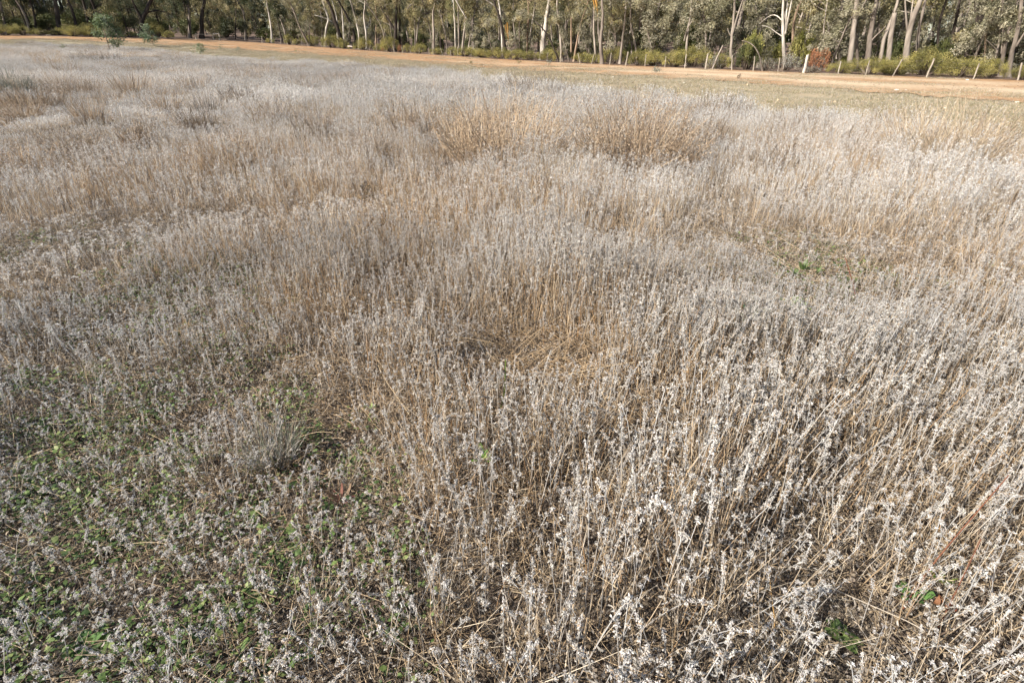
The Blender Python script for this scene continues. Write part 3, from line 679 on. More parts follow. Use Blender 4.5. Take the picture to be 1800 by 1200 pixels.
# ---- brown dead bushes and tan tussocks
def dead_bush(px, py, wpx, hpx, n, cols, label, leafy=1.0, cat='bush', name='dead_bush', curl=0.6):
    p = gz(at(px, py, ground_z)); k = px_m(p); R = wpx * k / 2; H = hpx * k * 1.05
    t = empty(name, p, rnd(0, 6)); tag(t, label, cat)
    tw = MB(); lv = MB(); LP = []; LC = []
    for i in range(n):
        a = rnd(0, 6.28); rr = R * math.sqrt(random.random()) * 0.8; o = np.array([rr * math.cos(a), rr * math.sin(a), 0])
        d = norm(np.array([math.cos(a) * rr / R * .7, math.sin(a) * rr / R * .7, 1.0]) + 0.5 * rdir()); L = H * rnd(0.35, 1.12) * (1.1 - 0.6 * (rr / R) ** 2)
        P = [o]
        for s in range(4): d = norm(d + 0.22 * rdir()); P.append(P[-1] + d * L / 4)
        c = np.array(random.choice(cols)) * rnd(0.7, 1.15)
        tw.tube(P, np.linspace(0.006, 0.003, 5) * (0.6 + 0.4 * R), 3, c, cap=False)
        for s in (2, 3, 4):
            for q in range(int(3 * leafy)):
                LP.append(P[s] + np.array([random.gauss(0, .05), random.gauss(0, .05), random.gauss(0, .05)]) * (0.5 + R * 0.6)); LC.append(np.array(random.choice(cols)) * rnd(0.8, 1.35))
    tw.build('twigs', M_BUSH, t)['kind'] = 'stuff'
    if LP:
        m_ = len(LP); lv.quads(np.array(LP), RNG.normal(0, 1, (m_, 3)) + np.array([0, 0, .5]), RNG.normal(0, 1, (m_, 3)), RNG.uniform(.015, .036, m_), RNG.uniform(.006, .014, m_), np.array(LC) * .85)
        lv.build('dry_leaves', M_BUSH, t)['kind'] = 'stuff'
    return t
BR = [(0.33, 0.235, 0.15), (0.40, 0.295, 0.195), (0.22, 0.16, 0.11), (0.46, 0.355, 0.245)]
GB = [(0.25, 0.20, 0.15), (0.30, 0.25, 0.20), (0.20, 0.16, 0.125), (0.34, 0.27, 0.19)]
dead_bush(885, 292, 215, 114, 420, BR, 'large tan-brown dead bush in mid field, left of a matching one', 4)
dead_bush(1112, 300, 205, 114, 420, BR, 'large tan-brown dead bush in mid field, right of a matching one', 4)
dead_bush(735, 245, 150, 62, 300, BR, 'lower brown dead bush left of the two large ones', 2)
dead_bush(935, 168, 190, 36, 380, GB, 'wide grey-brown bush at the far edge of the field', 2)
dead_bush(1645, 300, 170, 108, 380, [(0.36, 0.28, 0.19), (0.40, 0.32, 0.22), (0.28, 0.21, 0.145)], 'fine tan bush near the right edge of the field', 1.5)
dead_bush(170, 112, 95, 24, 240, GB, 'brown bush below the taller sapling at far left', 1.5)
dead_bush(320, 112, 90, 16, 200, GB, 'low brown bush right of the taller sapling', 1.5)
dead_bush(22, 172, 85, 42, 300, [(0.13, 0.14, 0.11), (0.18, 0.18, 0.14), (0.10, 0.11, 0.085), (0.24, 0.22, 0.18)], 'dark grey-green shrub at the left edge of the field', 3, name='field_shrub')
dead_bush(65, 198, 110, 48, 240, BR, 'brown dead growth below the dark shrub at left edge', 2)
BRN2 = [(0.25, 0.185, 0.13), (0.30, 0.23, 0.165), (0.17, 0.13, 0.095), (0.36, 0.275, 0.19)]
CL = [(45, 215, 60, 22), (120, 140, 60, 16), (150, 175, 50, 18), (90, 118, 60, 12), (250, 130, 70, 12), (420, 150, 70, 16), (470, 140, 60, 14), (520, 165, 60, 16), (600, 155, 70, 14), (690, 150, 60, 14), (720, 130, 60, 9), (350, 235, 60, 20),
      (480, 225, 70, 22), (560, 245, 80, 24), (420, 190, 60, 18), (260, 260, 70, 20), (160, 290, 90, 26), (640, 285, 90, 26), (400, 300, 90, 28), (1250, 215, 90, 22), (1400, 240, 100, 24), (1500, 270, 110, 26), (1350, 300, 110, 30), (1560, 235, 80, 22), (1740, 260, 90, 26), (800, 175, 70, 14), (1230, 260, 80, 26), (60, 300, 90, 22)]
for i_, (px_, py_, w_, h_) in enumerate(CL):
    dead_bush(px_, py_, w_ * 1.1, h_ * 2.1, 170, BRN2 if i_ % 3 else BR, 'low brown patch of dead weed merging into the grey far field', 1.5, 'weed', 'dead_weed_clump')['group'] = 'brown weed clumps in the far field'
TN = [(0.37, 0.265, 0.165), (0.29, 0.20, 0.125), (0.43, 0.32, 0.21)]
def tussock(px, py, wpx, hpx, n, label, cols=TN):
    p = gz(at(px, py, ground_z)); k = px_m(p); R = wpx * k / 2; H = hpx * k
    H *= 1.15 if py > 250 else 1.75; R *= 1.0 if py > 250 else 1.25; n = int(n * (1 if py > 250 else 1.6)); t = empty('grass_tussock', p, rnd(0, 6)); tag(t, label, 'tussock'); mb = MB()
    for i in range(n):
        a = rnd(0, 6.28); rr = R * 0.75 * math.sqrt(random.random()); o = np.array([rr * math.cos(a), rr * math.sin(a), 0])
        d = norm(np.array([math.cos(a) * rr / R * .7, math.sin(a) * rr / R * .7, 1]) + .15 * rdir())
        mb.strip(o, d, rdir() * np.array([1, 1, .1]), H * rnd(.55, 1.1), (0.006 + 0.012 * R) if py < 250 else .0032, rnd(-.5, 1.6), 4, (np.array(random.choice(cols)) if random.random() < .75 else np.array((.3, .27, .235))) * rnd(.65, 1.15), prof=lambda u: 1.05 - u)
    mb.build('blades', M_BUSH, t)['kind'] = 'stuff'
tussock(235, 172, 42, 32, 160, 'tan grass tussock in the left field, tallest of the group')
tussock(200, 197, 24, 24, 100, 'narrow tan tussock below the tallest one')
tussock(160, 220, 40, 34, 150, 'broad tan tussock, nearest of the left group')
tussock(290, 205, 42, 30, 150, 'pale tan tussock right of the narrow one')
tussock(345, 168, 34, 26, 120, 'orange-tan tussock, farthest right of the left group')
tussock(365, 205, 50, 28, 150, 'brownish tussock, nearest right of the left group', GB)
tussock(110, 170, 30, 30, 120, 'tan tussock beside the dark shrub at left')
tussock(560, 150, 22, 14, 80, 'small tan tussock far out in the grey field')
tussock(640, 142, 24, 14, 80, 'small brown tussock far out, right of the tan one', BR)
tussock(978, 340, 34, 85, 160, 'tall pale straw clump in front of the two large dead bushes', [(0.55, 0.44, 0.28), (0.5, 0.38, 0.22)])
tussock(1048, 300, 46, 62, 180, 'pale straw clump between the two large dead bushes', [(0.5, 0.38, 0.23), (0.45, 0.34, 0.2)])
tussock(486, 818, 64, 96, 230, 'pale grey-green upright tuft left of the dark hollow, left of centre', [(0.44, 0.40, 0.33), (0.30, 0.31, 0.23), (0.50, 0.46, 0.38), (0.24, 0.27, 0.17)])
tussock(320, 620, 60, 52, 70, 'orange-brown tuft in the left middle of the field', [(0.45, 0.28, 0.13), (0.5, 0.36, 0.2)])

# ---- gum saplings in the field
def leaf_cloud(n, centers, rad, L, Wd, cols, droop=0.5):
    C = np.array(centers); i = RNG.integers(0, len(C), n); rad = np.asarray(rad); rr = rad[i] if rad.ndim else np.full(n, float(rad))
    g = RNG.normal(0, 1, (n, 3)); g /= np.linalg.norm(g, axis=1, keepdims=True); g *= RNG.random((n, 1)) ** 0.5 * rr[:, None]
    P = C[i] + g; D = RNG.normal(0, 1, (n, 3)) + np.array([0, 0, -droop]); Nn = RNG.normal(0, 1, (n, 3))
    base = np.array(cols)[RNG.integers(0, len(cols), len(C))][i]
    cl = 0.6 + 0.7 * RNG.random(len(C))
    Cc = base * cl[i][:, None] * RNG.uniform(.86, 1.14, (n, 1))
    return P, D, Nn, RNG.uniform(*L, n), RNG.uniform(*Wd, n), Cc
def sapling(px, py, wpx, hpx, n, label, cols=((0.13, 0.17, 0.075), (0.18, 0.215, 0.105), (0.30, 0.31, 0.2)), lean=0.0):
    p = gz(at(px, py, ground_z)); k = px_m(p); Wd = wpx * k; H = hpx * k
    t = empty('gum_sapling', p); tag(t, label, 'sapling')
    st = MB(); cents = []; top = np.array([lean * H, 0, H * .85])
    st.tube([np.zeros(3), top * .5 + np.array([.03 * H, 0, 0]), top], [.018 * H, .012 * H, .005 * H], 5, (0.28, 0.22, 0.16))
    for i in range(14):
        u = rnd(.12, .98); q = top * u; a = rnd(0, 6.28); e = q + np.array([math.cos(a), math.sin(a), rnd(.1, .7)]) * Wd * .48 * (1.1 - .7 * u) * rnd(.5, 1)
        st.tube([q, e], [.008 * H, .003 * H], 3, (0.25, 0.2, 0.14), cap=False); cents += [e, (q + e) / 2]
    cents.append(top)
    st.build('stem', M_BUSH, t)
    mb = MB(); s = 0.11 * H + .05; mb.quads(*leaf_cloud(n, cents, s, (.05 + .035 * H, .09 + .05 * H), (.03 + .012 * H, .05 + .018 * H), cols, -.3)); mb.build('foliage', M_LEAF, t)['kind'] = 'stuff'
sapling(194, 93, 70, 60, 2000, 'taller grey-green gum sapling standing in the far left field')
sapling(270, 82, 42, 34, 1500, 'smaller round gum sapling right of the taller one', ((0.10, 0.14, 0.075), (0.14, 0.175, 0.10), (0.24, 0.26, 0.17)))
sapling(355, 98, 28, 20, 600, 'knee-high gum sapling right of the two bigger ones')
sapling(112, 90, 18, 10, 120, 'tiny green sapling left of the taller one')
sapling(388, 87, 9, 7, 70, 'tiny grey-green seedling nearest the track at left')
sapling(420, 92, 16, 8, 110, 'low blue-green seedling at the left end of the orange track', ((0.12, 0.18, 0.13), (0.17, 0.22, 0.17)))
sapling(382, 101, 7, 4, 50, 'seedling in front of the knee-high sapling')
sapling(965, 118, 16, 11, 120, 'grey-green seedling on the track beside the thin pale post', ((0.22, 0.23, 0.18), (0.28, 0.28, 0.23)))
sapling(1152, 130, 22, 12, 120, 'grey-green sprawling seedling on the sandy track', ((0.2, 0.23, 0.18), (0.28, 0.29, 0.23)))
sapling(1298, 140, 9, 8, 60, 'small brown twiggy plant on the sandy track', ((0.2, 0.15, 0.1), (0.26, 0.2, 0.14)))
sapling(828, 115, 10, 7, 60, 'small olive weed on the track, left one of two', ((0.2, 0.18, 0.08), (0.25, 0.2, 0.1)))
sapling(912, 114, 14, 7, 80, 'small olive weed on the track, right one of two', ((0.2, 0.18, 0.08), (0.25, 0.2, 0.1)))
sapling(521, 92, 7, 5, 40, 'dark seedling on the orange track at left')

# ---- stones
def stone(px, py, s, c, label):
    p = gz(at(px, py, ground_z)); k = px_m(p); R = s * k / 2
    import bmesh
    bm = bmesh.new(); bmesh.ops.create_icosphere(bm, subdivisions=2, radius=R); sd = rnd(0, 99)
    for v in bm.verts:
        f = 0.75 + 0.5 * float(vnoise(v.co.x / R * 1.3 + sd, v.co.y / R * 1.3 + v.co.z / R, 7)); v.co *= f; v.co.z *= 0.6
    V = [tuple(v.co) for v in bm.verts]; F = [tuple(x.index for x in f.verts) for f in bm.faces]; bm.free()
    mb = MB(); mb.add(V, F, np.array(c)); o = mb.build('stone', M_STONE, None, p + np.array([0, 0, R * .25])); tag(o, label, 'stone')
WS = (0.72, 0.68, 0.6); TS = (0.6, 0.45, 0.3)
for a in [(1077, 137, 5, WS, 'white stone on the verge, farthest left of the pale stones'), (1202, 147, 5, WS, 'white stone on the verge grass right of the sprawling seedling'),
          (1314, 150, 5, TS, 'tan stone in the verge grass, below the twiggy plant'), (1576, 160, 7, WS, 'larger white stone on the near edge of the sandy track'),
          (1592, 160, 5, WS, 'small white stone right beside the larger white one'), (1661, 191, 5, WS, 'white stone alone in the grass near the right edge'),
          (1787, 181, 6, WS, 'white stone at the far right end of the track'), (1367, 177, 5, TS, 'tan stone where verge meets the grey field'),
          (1700, 142, 5, WS, 'pale stone on the track under the fence, near the right edge'), (1467, 180, 5, TS, 'tan stone in grass left of the lone white one')]: stone(*a)

# ------------------------------------------------------------------ the fence
def fence_base(px):
    py = np.interp(px, [q[0] for q in FENCE_PX], [q[1] for q in FENCE_PX]); return gz(at(px, py))
POSTS = [(431, 430, 11, .13), (461, 460, 12, .16), (494, 493, 13, .13), (515.5, 515, 8, .07), (531, 530.5, 12, .13), (565, 564.6, 9, .09), (573, 572.8, 13, .14), (650, 650, 9, .08), (661, 662.5, 11, .09),
         (676, 675, 12, .08), (693, 690.5, 14, .14), (707.6, 706, 12, .09), (722, 720, 13, .10), (737, 737, 11, .08), (755, 753, 13, .1), (778, 774.7, 13, .1), (792, 792, 11, .09), (805, 804.6, 17, .17), (828.7, 828.6, 13, .08),
         (961.5, 963, 17, .06), (984.7, 986.8, 23, .2), (1019.7, 1016, 19, .1), (1039.6, 1044.7, 18, .09), (1071.5, 1074.6, 22, .11), (1099.7, 1104.4, 25, .17), (1133.6, 1136, 22, .1), (1168.3, 1170.6, 20, .07),
         (1203.5, 1206.7, 25, .1), (1240, 1244.4, 28, .16), (1286.4, 1287, 27, .09), (1324, 1326.8, 27, .1), (1367.4, 1371, 26, .09), (1412.5, 1420, 33, .2), (1472.6, 1478.5, 24, .09), (1521.7, 1528.7, 27, .09),
         (1569, 1586, 31, .09), (1628, 1642.5, 34, .13), (1711, 1721, 28, .09), (1789, 1797, 32, .12)]
fr = empty('wire_fence', fence_base(985)); tag(fr, 'old wire fence of leaning weathered posts along the track and woodland edge', 'fence'); F0 = np.array(fr.location)
tops = []
for (bx, tx, h, wd) in POSTS:
    b = fence_base(bx); py = np.interp(bx, [q[0] for q in FENCE_PX], [q[1] for q in FENCE_PX]); tp = plane_pt(b, tx, py - h); ax = tp - b
    white = bx == 1412.5
    wd = wd * (1 if white else .9); c = np.array((0.55, 0.51, 0.44) if white else random.choice([(0.34, 0.30, 0.24), (0.40, 0.355, 0.29), (0.30, 0.265, 0.22)]))
    mb = MB(); r = wd * .5
    side = norm(np.cross(ax, [0.3, 1, 0.1])); n_ = 5
    Pp = [b - norm(ax) * .15] + [b + ax * u + side * rnd(-.015, .015) for u in (0.02, .35, .7, .985)] + [b + ax]
    mb.tube(np.array(Pp) - F0, np.array([r * 1.05, r, r * .95, r * .93, r * .92, r * .7]), 7, c)
    o = mb.build('post', M_WOOD, fr); tops.append((b, ax))
    if white: o['label'] = 'stout bleached white leaning post'
for f in (0.35, 0.62, 0.88):
    mb = MB(); mb.tube(np.array([b + ax * f for b, ax in tops]) - F0 + np.array([0, 0, .02]), .0016, 3, (0.12, 0.11, 0.10), cap=False); mb.build('wire', M_WIRE, fr)
# strainer frame at the left end
b0, b1, b2 = fence_base(345.5), fence_base(376), fence_base(387)
sf = empty('fence_strainer', b1); tag(sf, 'grey timber rail frame with three posts at the left end of the fence', 'fence')
def part_tube(P, R, c, nm, par, off, mat=M_WOOD, sides=7, **k):
    mb = MB(); mb.tube(np.array(P) - off, R, sides, c, **k); return mb.build(nm, mat, par)
k_ = px_m(b1)
t0, t1, t2 = plane_pt(b0, 344, 59), plane_pt(b1, 374, 60), plane_pt(b2, 385, 59)
for b, t in ((b0, t0), (b1, t1), (b2, t2)): part_tube([b - [0, 0, .1], (b + t) / 2, t], [1.3 * k_, 1.25 * k_, 1.15 * k_], (0.4, 0.36, 0.29), 'post', sf, b1)
part_tube([t0 - [0, 0, .12], t1 - [0, 0, .16]], [.45 * k_, .45 * k_], (0.33, 0.3, 0.26), 'rail', sf, b1)
part_tube([t1 - [0, 0, .05], t2 - [0, 0, .05]], [1.0 * k_, 1.0 * k_], (0.55, 0.5, 0.42), 'rail', sf, b1)

# ------------------------------------------------------------------ shrubs behind the fence
OL = [(0.24, 0.215, 0.062), (0.30, 0.26, 0.075), (0.17, 0.155, 0.05), (0.34, 0.29, 0.10)]
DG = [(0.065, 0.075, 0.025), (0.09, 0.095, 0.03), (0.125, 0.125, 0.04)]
GY = [(0.2, 0.18, 0.13), (0.26, 0.235, 0.18), (0.15, 0.14, 0.1), (0.3, 0.28, 0.23)]
RU = [(0.31, 0.135, 0.065), (0.25, 0.105, 0.05), (0.36, 0.17, 0.085)]
YG = [(0.26, 0.24, 0.06), (0.21, 0.21, 0.05), (0.3, 0.27, 0.09)]
def shrub_meshes(cols, n=4200, L=(.05, .11), Wd=(.022, .045)):
    """unit shrub: 1 m radius, 1 m tall"""
    st = MB(); cents = []; rads = []
    for i in range(26):
        a = rnd(0, 6.28); rr = math.sqrt(random.random()) * .82; h = math.sqrt(max(.05, 1 - rr * rr)) * rnd(.62, .9)
        e = np.array([rr * math.cos(a), rr * math.sin(a), h]); b = e * np.array([.18, .18, 0])
        st.tube([b, (b + e) / 2 + .05 * rdir(), e], [.022, .014, .006], 4, (0.13, 0.1, 0.075), cap=False); cents.append(e); rads.append(rnd(.16, .3))
        if random.random() < .55: cents.append(e * np.array([1.04, 1.04, .5])); rads.append(rnd(.14, .22))
    mb = MB(); P, D, Nn, l, w, c = leaf_cloud(n, cents, rads, L, Wd, cols, -.8)
    P[:, 2] = np.maximum(P[:, 2], .03); mb.quads(P, D, Nn, l, w, c)
    return st.mesh('stems', M_BARK), mb.mesh('foliage', M_LEAF)
SV = {'ol': [shrub_meshes(OL, 11000, (.025, .06), (.011, .024)) for _ in range(5)], 'dg': [shrub_meshes(DG) for _ in range(3)], 'gy': [shrub_meshes(GY, 1300) for _ in range(2)], 'ru': [shrub_meshes(RU, 1800)], 'yg': [shrub_meshes(YG) for _ in range(2)]}
def shrub(px, back, wpx, hpx, kind, label, group=None, name='shrub'):
    """px: photo column; back: metres behind the fence; size as seen, in photo pixels"""
    fb = fence_base(px); d = norm([fb[0], fb[1], 0]); p = gz(fb + d * back); k = px_m(p)
    t = empty(name, p, rnd(0, 6.28)); R = wpx * k / 2 * rnd(.85, 1.12); H = hpx * k * rnd(.82, 1.18); p = gz(fb + d * max(back, R * .85 + .25)); t.location = p; t.scale = (R, R * rnd(.8, 1.1), H)
    st, fo = random.choice(SV[kind])
    for nm, me in (('stems', st), ('foliage', fo)):
        o = bpy.data.objects.new(nm, me); COL.objects.link(o); o.parent = t; o['kind'] = 'stuff'
    return tag(t, label, 'shrub', group)
ORD = ['first', 'second', 'third', 'fourth', 'fifth', 'sixth', 'seventh', 'eighth', 'ninth', 'tenth', 'eleventh', 'twelfth', 'thirteenth', 'fourteenth', 'fifteenth', 'sixteenth', 'seventeenth', 'eighteenth', 'nineteenth', 'twentieth', 'twenty-first', 'twenty-second', 'twenty-third', 'twenty-fourth', 'twenty-fifth', 'twenty-sixth', 'twenty-seventh', 'twenty-eighth', 'twenty-ninth', 'thirtieth']
FRONT = [(-25, 3, 50, 15), (12, 2, 48, 15), (42, 3, 36, 18), (72, 5, 34, 10), (98, 6, 30, 9), (128, 2, 50, 19), (160, 3, 46, 19), (188, 7, 30, 12), (228, 5, 30, 9), (297, 4, 26, 13), (279, 9, 36, 22), (475, 1.5, 20, 9), (509, 2, 20, 15), (521, 2, 16, 11),
         (548, 3, 42, 22), (585, 2, 44, 21), (606, 1.5, 24, 14), (640, 2, 48, 21), (668, 2.5, 26, 13), (686, 1.8, 42, 20), (716, 4, 24, 15), (736, 1.5, 34, 15), (768, 3, 34, 14), (798, 4, 34, 17), (818, 3, 42, 16),
         (850, 2, 46, 18), (878, 2.5, 48, 19), (906, 2, 48, 19), (934, 3, 44, 18), (968, 2, 50, 21), (1025, 2, 54, 17), (1050, 3, 40, 15), (1075, 4, 52, 26), (1122, 2, 56, 23), (1150, 2.5, 58, 26), (1185, 2, 66, 33), (1218, 3, 60, 38), (1262, 2.5, 50, 27),
         (1480, 2, 62, 22), (1525, 2, 80, 30), (1572, 2.2, 84, 33), (1622, 2.4, 96, 39), (1682, 2.2, 92, 36), (1738, 2, 66, 27), (1792, 1.2, 50, 24), (1835, 2, 70, 30)]
for i, (px, bk, w_, h_) in enumerate(FRONT):
    n = len(FRONT)
    if i < n / 2: pos = ORD[i] + ' from the left end of the shrub row'
    else: pos = ORD[n - 1 - i] + ' from the right end of the shrub row'
    shrub(px, bk, w_, h_, 'ol', ('wide' if w_ > 60 else 'low' if h_ < 14 else 'rounded') + ' olive green shrub behind the fence, ' + pos)
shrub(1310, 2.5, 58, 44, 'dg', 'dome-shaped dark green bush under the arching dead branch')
shrub(1312, 4.2, 40, 52, 'yg', 'lime-topped bush behind the dark dome-shaped one')
shrub(1352, 9, 36, 34, 'yg', 'small yellow-green bush left of the white three-stemmed gum')
shrub(1402, 12, 44, 55, 'yg', 'yellowish bush right of the white three-stemmed gum')
shrub(1432, 3.2, 40, 46, 'ru', 'rust-red dead shrub behind the bleached white post', name='dead_shrub')
shrub(1376, 2.0, 60, 30, 'gy', 'grey twiggy bush at the foot of the white three-stemmed gum')
shrub(1345, 1.6, 40, 24, 'gy', 'low grey bush right of the arching dead branch')
shrub(1425, 1.0, 44, 14, 'gy', 'low grey-brown bush under the rust-red dead shrub')
shrub(1250, 1.2, 42, 24, 'gy', 'grey-brown bush left of the dome-shaped dark one')
shrub(1482, 7, 30, 34, 'yg', 'green bush left of the thick grey trunks')
shrub(675, 1.4, 16, 9, 'ru', 'small orange-brown dead shrub in the fence line, left one of two', name='dead_shrub')
shrub(703, 2.6, 12, 12, 'ru', 'small orange-brown dead shrub in the fence line, right one of two', name='dead_shrub')
BACKSH = [(200, 12, 46, 34), (212, 16, 40, 40), (330, 20, 50, 30), (20, 12, 80, 24), (60, 16, 60, 24), (520, 26, 40, 30), (590, 22, 36, 28), (700, 20, 44, 36), (740, 18, 36, 30), (920, 14, 44, 26), (1010, 7, 44, 34), (1040, 12, 50, 40), (1130, 8, 56, 50),
          (1100, 10, 44, 34), (1210, 8, 60, 60), (1520, 10, 70, 52), (1550, 8, 60, 50), (1610, 14, 70, 54), (1655, 9, 70, 52), (1700, 10, 80, 56), (1745, 10, 70, 50), (1790, 9, 80, 54), (970, 10, 40, 28), (860, 13, 50, 26), (1330, 18, 70, 60), (1460, 14, 60, 56), (830, 22, 46, 26), (770, 20, 40, 26), (640, 18, 40, 28), (470, 22, 50, 20), (400, 24, 50, 26), (100, 14, 60, 28), (280, 18, 60, 32), (150, 20, 60, 34)]
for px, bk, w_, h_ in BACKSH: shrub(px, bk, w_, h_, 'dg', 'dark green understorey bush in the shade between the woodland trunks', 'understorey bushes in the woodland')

# ------------------------------------------------------------------ woodland trees
WHITE = (0.50, 0.455, 0.39); PALE = (0.32, 0.275, 0.23); GREY = (0.22, 0.185, 0.155); DARK = (0.06, 0.048, 0.04); TANB = (0.33, 0.24, 0.17)
CR = {'olive': [(0.21, 0.185, 0.08), (0.28, 0.235, 0.115), (0.15, 0.135, 0.06), (0.34, 0.28, 0.15)], 'grey': [(0.22, 0.205, 0.12), (0.29, 0.26, 0.16), (0.15, 0.14, 0.085), (0.34, 0.305, 0.21)],
      'dark': [(0.07, 0.08, 0.035), (0.1, 0.105, 0.05), (0.055, 0.06, 0.03), (0.14, 0.13, 0.07)], 'bright': [(0.2, 0.2, 0.07), (0.26, 0.24, 0.1), (0.15, 0.16, 0.06)]}
def resample(P, n):
    P = np.array(P); us = np.linspace(0, len(P) - 1, n); Q = np.stack([np.interp(us, np.arange(len(P)), P[:, k]) for k in range(3)], 1)
    for _ in range(2): Q[1:-1] = (Q[:-2] + 2 * Q[1:-1] + Q[2:]) / 4
    return Q
def gum(path, back, w, bark, label, limbs=(), crown='olive', H=10.0, low=(), n=1500, cut=False, name='gum_tree', strips=()):
    """path: photo pixels from the foot up; back: metres behind the fence; w: trunk width in pixels; low: foliage seen low down (px, py, rx, ry, n) ; limbs: (pixel path, width)"""
    back = back + 2.2 if back >= 1.2 and not cut else back      # the trunks stand just behind the shrub row
    fb = fence_base(path[0][0]); d = norm([fb[0], fb[1], 0]); b = gz(fb + d * back); k = px_m(b)
    # the foot is on the ground: keep the column of the given pixel, whatever the height
    P = [b] + [plane_pt(b, *q) for q in path[1:]]
    t = empty(name, b); tag(t, label, 'tree'); c = np.array(bark); r = w * k * .5
    side = norm(np.cross(d, [0, 0, 1])); seedo = rnd(0, 50)
    if not cut:
        dirv = norm(P[-1] - P[-2]); last = P[-1]
        while last[2] - b[2] < H:
            dirv = norm(dirv + .18 * rdir() + np.array([0, 0, .12])); last = last + dirv * 1.1; P.append(last)
    Q = resample(P, max(8, len(P) * 3)); hgt = (Q[:, 2] - b[2]); tot = max(hgt[-1], .5)
    R = r * (1.12 - (.25 if cut else .85) * np.clip(hgt / tot, 0, 1)) * (1 + .35 * np.exp(-hgt / .35))
    Q[1:-1] += np.outer(RNG.normal(0, .10, len(Q) - 2) * r, side) + np.outer(RNG.normal(0, .1, len(Q) - 2) * r, d)
    mb = MB(); mb.tube(Q - b, R, 7, c); mb.build('trunk', M_BARK, t, smooth=True)
    cents = []; rads = []
    for lp_, lw in limbs:
        LQ = resample([plane_pt(b, *q) for q in lp_], 8); LQ = LQ + np.outer(np.linspace(0, 1, 8) * rnd(-.5, .5), d)
        goes_up = lp_[-1][1] <= 3
        if goes_up:
            e = LQ[-1]; dv = norm(LQ[-1] - LQ[-2]); ext = []
            for s in range(4): dv = norm(dv + .2 * rdir() + [0, 0, .1]); e = e + dv * 1.0; ext.append(e)
            LQ = np.vstack([LQ, ext]); cents.append(ext[-1]); rads.append(1.0)
        mb = MB(); mb.tube(LQ - b, np.linspace(lw * k * .5, lw * k * .22, len(LQ)), 6, c * rnd(.85, 1.1)); mb.build('limb', M_BARK, t, smooth=True)
    if not cut:
        tb = MB()
        for s in range(9):
            u = rnd(.5, .97); q = Q[int(u * (len(Q) - 1))]; e = q + norm(rdir() * [1, 1, .3] + [0, 0, .45]) * rnd(1.2, 2.8); tb.tube(np.array([q, (q + e) / 2 + .15 * rdir(), e]) - b, [r * .35, r * .25, .015], 4, c, cap=False)
            cents.append(e); rads.append(rnd(.6, 1.1)); cents.append(e + rdir() * .8 - [0, 0, .5]); rads.append(rnd(.5, .8))
        tb.build('branches', M_BARK, t)['kind'] = 'stuff'
    fol = MB(); any_ = False
    if cents and n: fol.quads(*leaf_cloud(n, np.array(cents) - b, np.array(rads), (.14, .26), (.05, .09), CR[crown], 1.0)); any_ = True
    for (x_, y_, rx, ry, nn) in low:
        ce = plane_pt(b, x_, y_); m_ = 14; cs = ce - b + np.outer(RNG.uniform(-1, 1, m_) * rx * k, side) + np.outer(RNG.uniform(-1, 1, m_) * ry * k, [0, 0, 1]) + np.outer(RNG.uniform(-1, 1, m_) * rx * k * .7, d)
        fol.quads(*leaf_cloud(nn, cs, np.full(m_, max(.25, .33 * ry * k)), (.10, .2), (.04, .075), CR[crown], .8)); any_ = True
    if any_: fol.build('crown', M_LEAF, t)['kind'] = 'stuff'
    for sp, sw in strips:
        SQ = resample([plane_pt(b, *q) for q in sp], 6) - d * .12; mb = MB(); mb.tube(SQ - b, np.linspace(sw * k * .4, sw * k * .12, 6), 4, (0.42, 0.24, 0.07)); mb.build('bark_strip', M_BARK, t)
    return t
gum([(107, 52), (101, 25), (97, 0)], 5, 7, DARK, 'thick black trunk standing behind the far left shrubs', crown='dark', H=14)
gum([(54, 54), (46, 30), (28, 0)], 4, 3, GREY, 'thin grey gum leaning left at the far left', crown='dark', H=12)
gum([(13, 52), (6, 28), (0, 5)], 8, 4, GREY, 'leaning grey gum at the far left edge', crown='olive', H=12)
gum([(64, 50), (62, 30), (52, 0)], 9, 3.5, DARK, 'dark slim trunk between the far left gum and the thick black one', crown='dark', H=12)
gum([(138, 50), (130, 25), (119, 0)], 6, 4.5, DARK, 'dark gum leaning left just right of the thick black trunk', crown='dark', H=13)
gum([(160, 46), (152, 20), (145, 0)], 9, 5, DARK, 'dark trunk above the big dome shrub at left', crown='dark', H=13)
gum([(172, 46), (170, 20), (160, 0)], 11, 5, DARK, 'second dark trunk above the big dome shrub at left', crown='olive', H=13)
gum([(248, 58), (249, 38), (256, 22), (266, 0)], 5, 7, DARK, 'black forked gum right of the taller sapling', [([(250, 36), (240, 18), (232, 0)], 4.5), ([(255, 24), (275, 18), (290, 22)], 2.5)], 'dark', 13, low=[(235, 15, 20, 10, 350)])
gum([(334, 58), (333, 30), (330, 0)], 8, 5, GREY, 'grey trunk above the rail frame, left of a dark one', crown='olive', H=13, low=[(320, 18, 24, 14, 600)])
gum([(355, 58), (354, 28), (360, 0)], 6, 7, DARK, 'dark trunk directly above the rail frame', crown='olive', H=13, low=[(385, 25, 24, 18, 700)])
gum([(432, 60), (430, 25), (418, 5)], 10, 2.4, PALE, 'slim pale gum with a forked bare top at left of centre', [([(430, 25), (425, 12), (416, 0)], 1.6)], 'olive', 12, low=[(415, 34, 22, 14, 600)])
gum([(479, 66), (476, 42), (471, 18)], 2.5, 3.6, WHITE, 'bright white slender gum leaning left above a small round shrub', crown='olive', H=11, low=[(470, 12, 22, 10, 500)])
gum([(507, 62), (497, 42), (488, 26)], 6, 3, PALE, 'pale gum leaning left beside the bright white slender one', crown='olive', H=11)
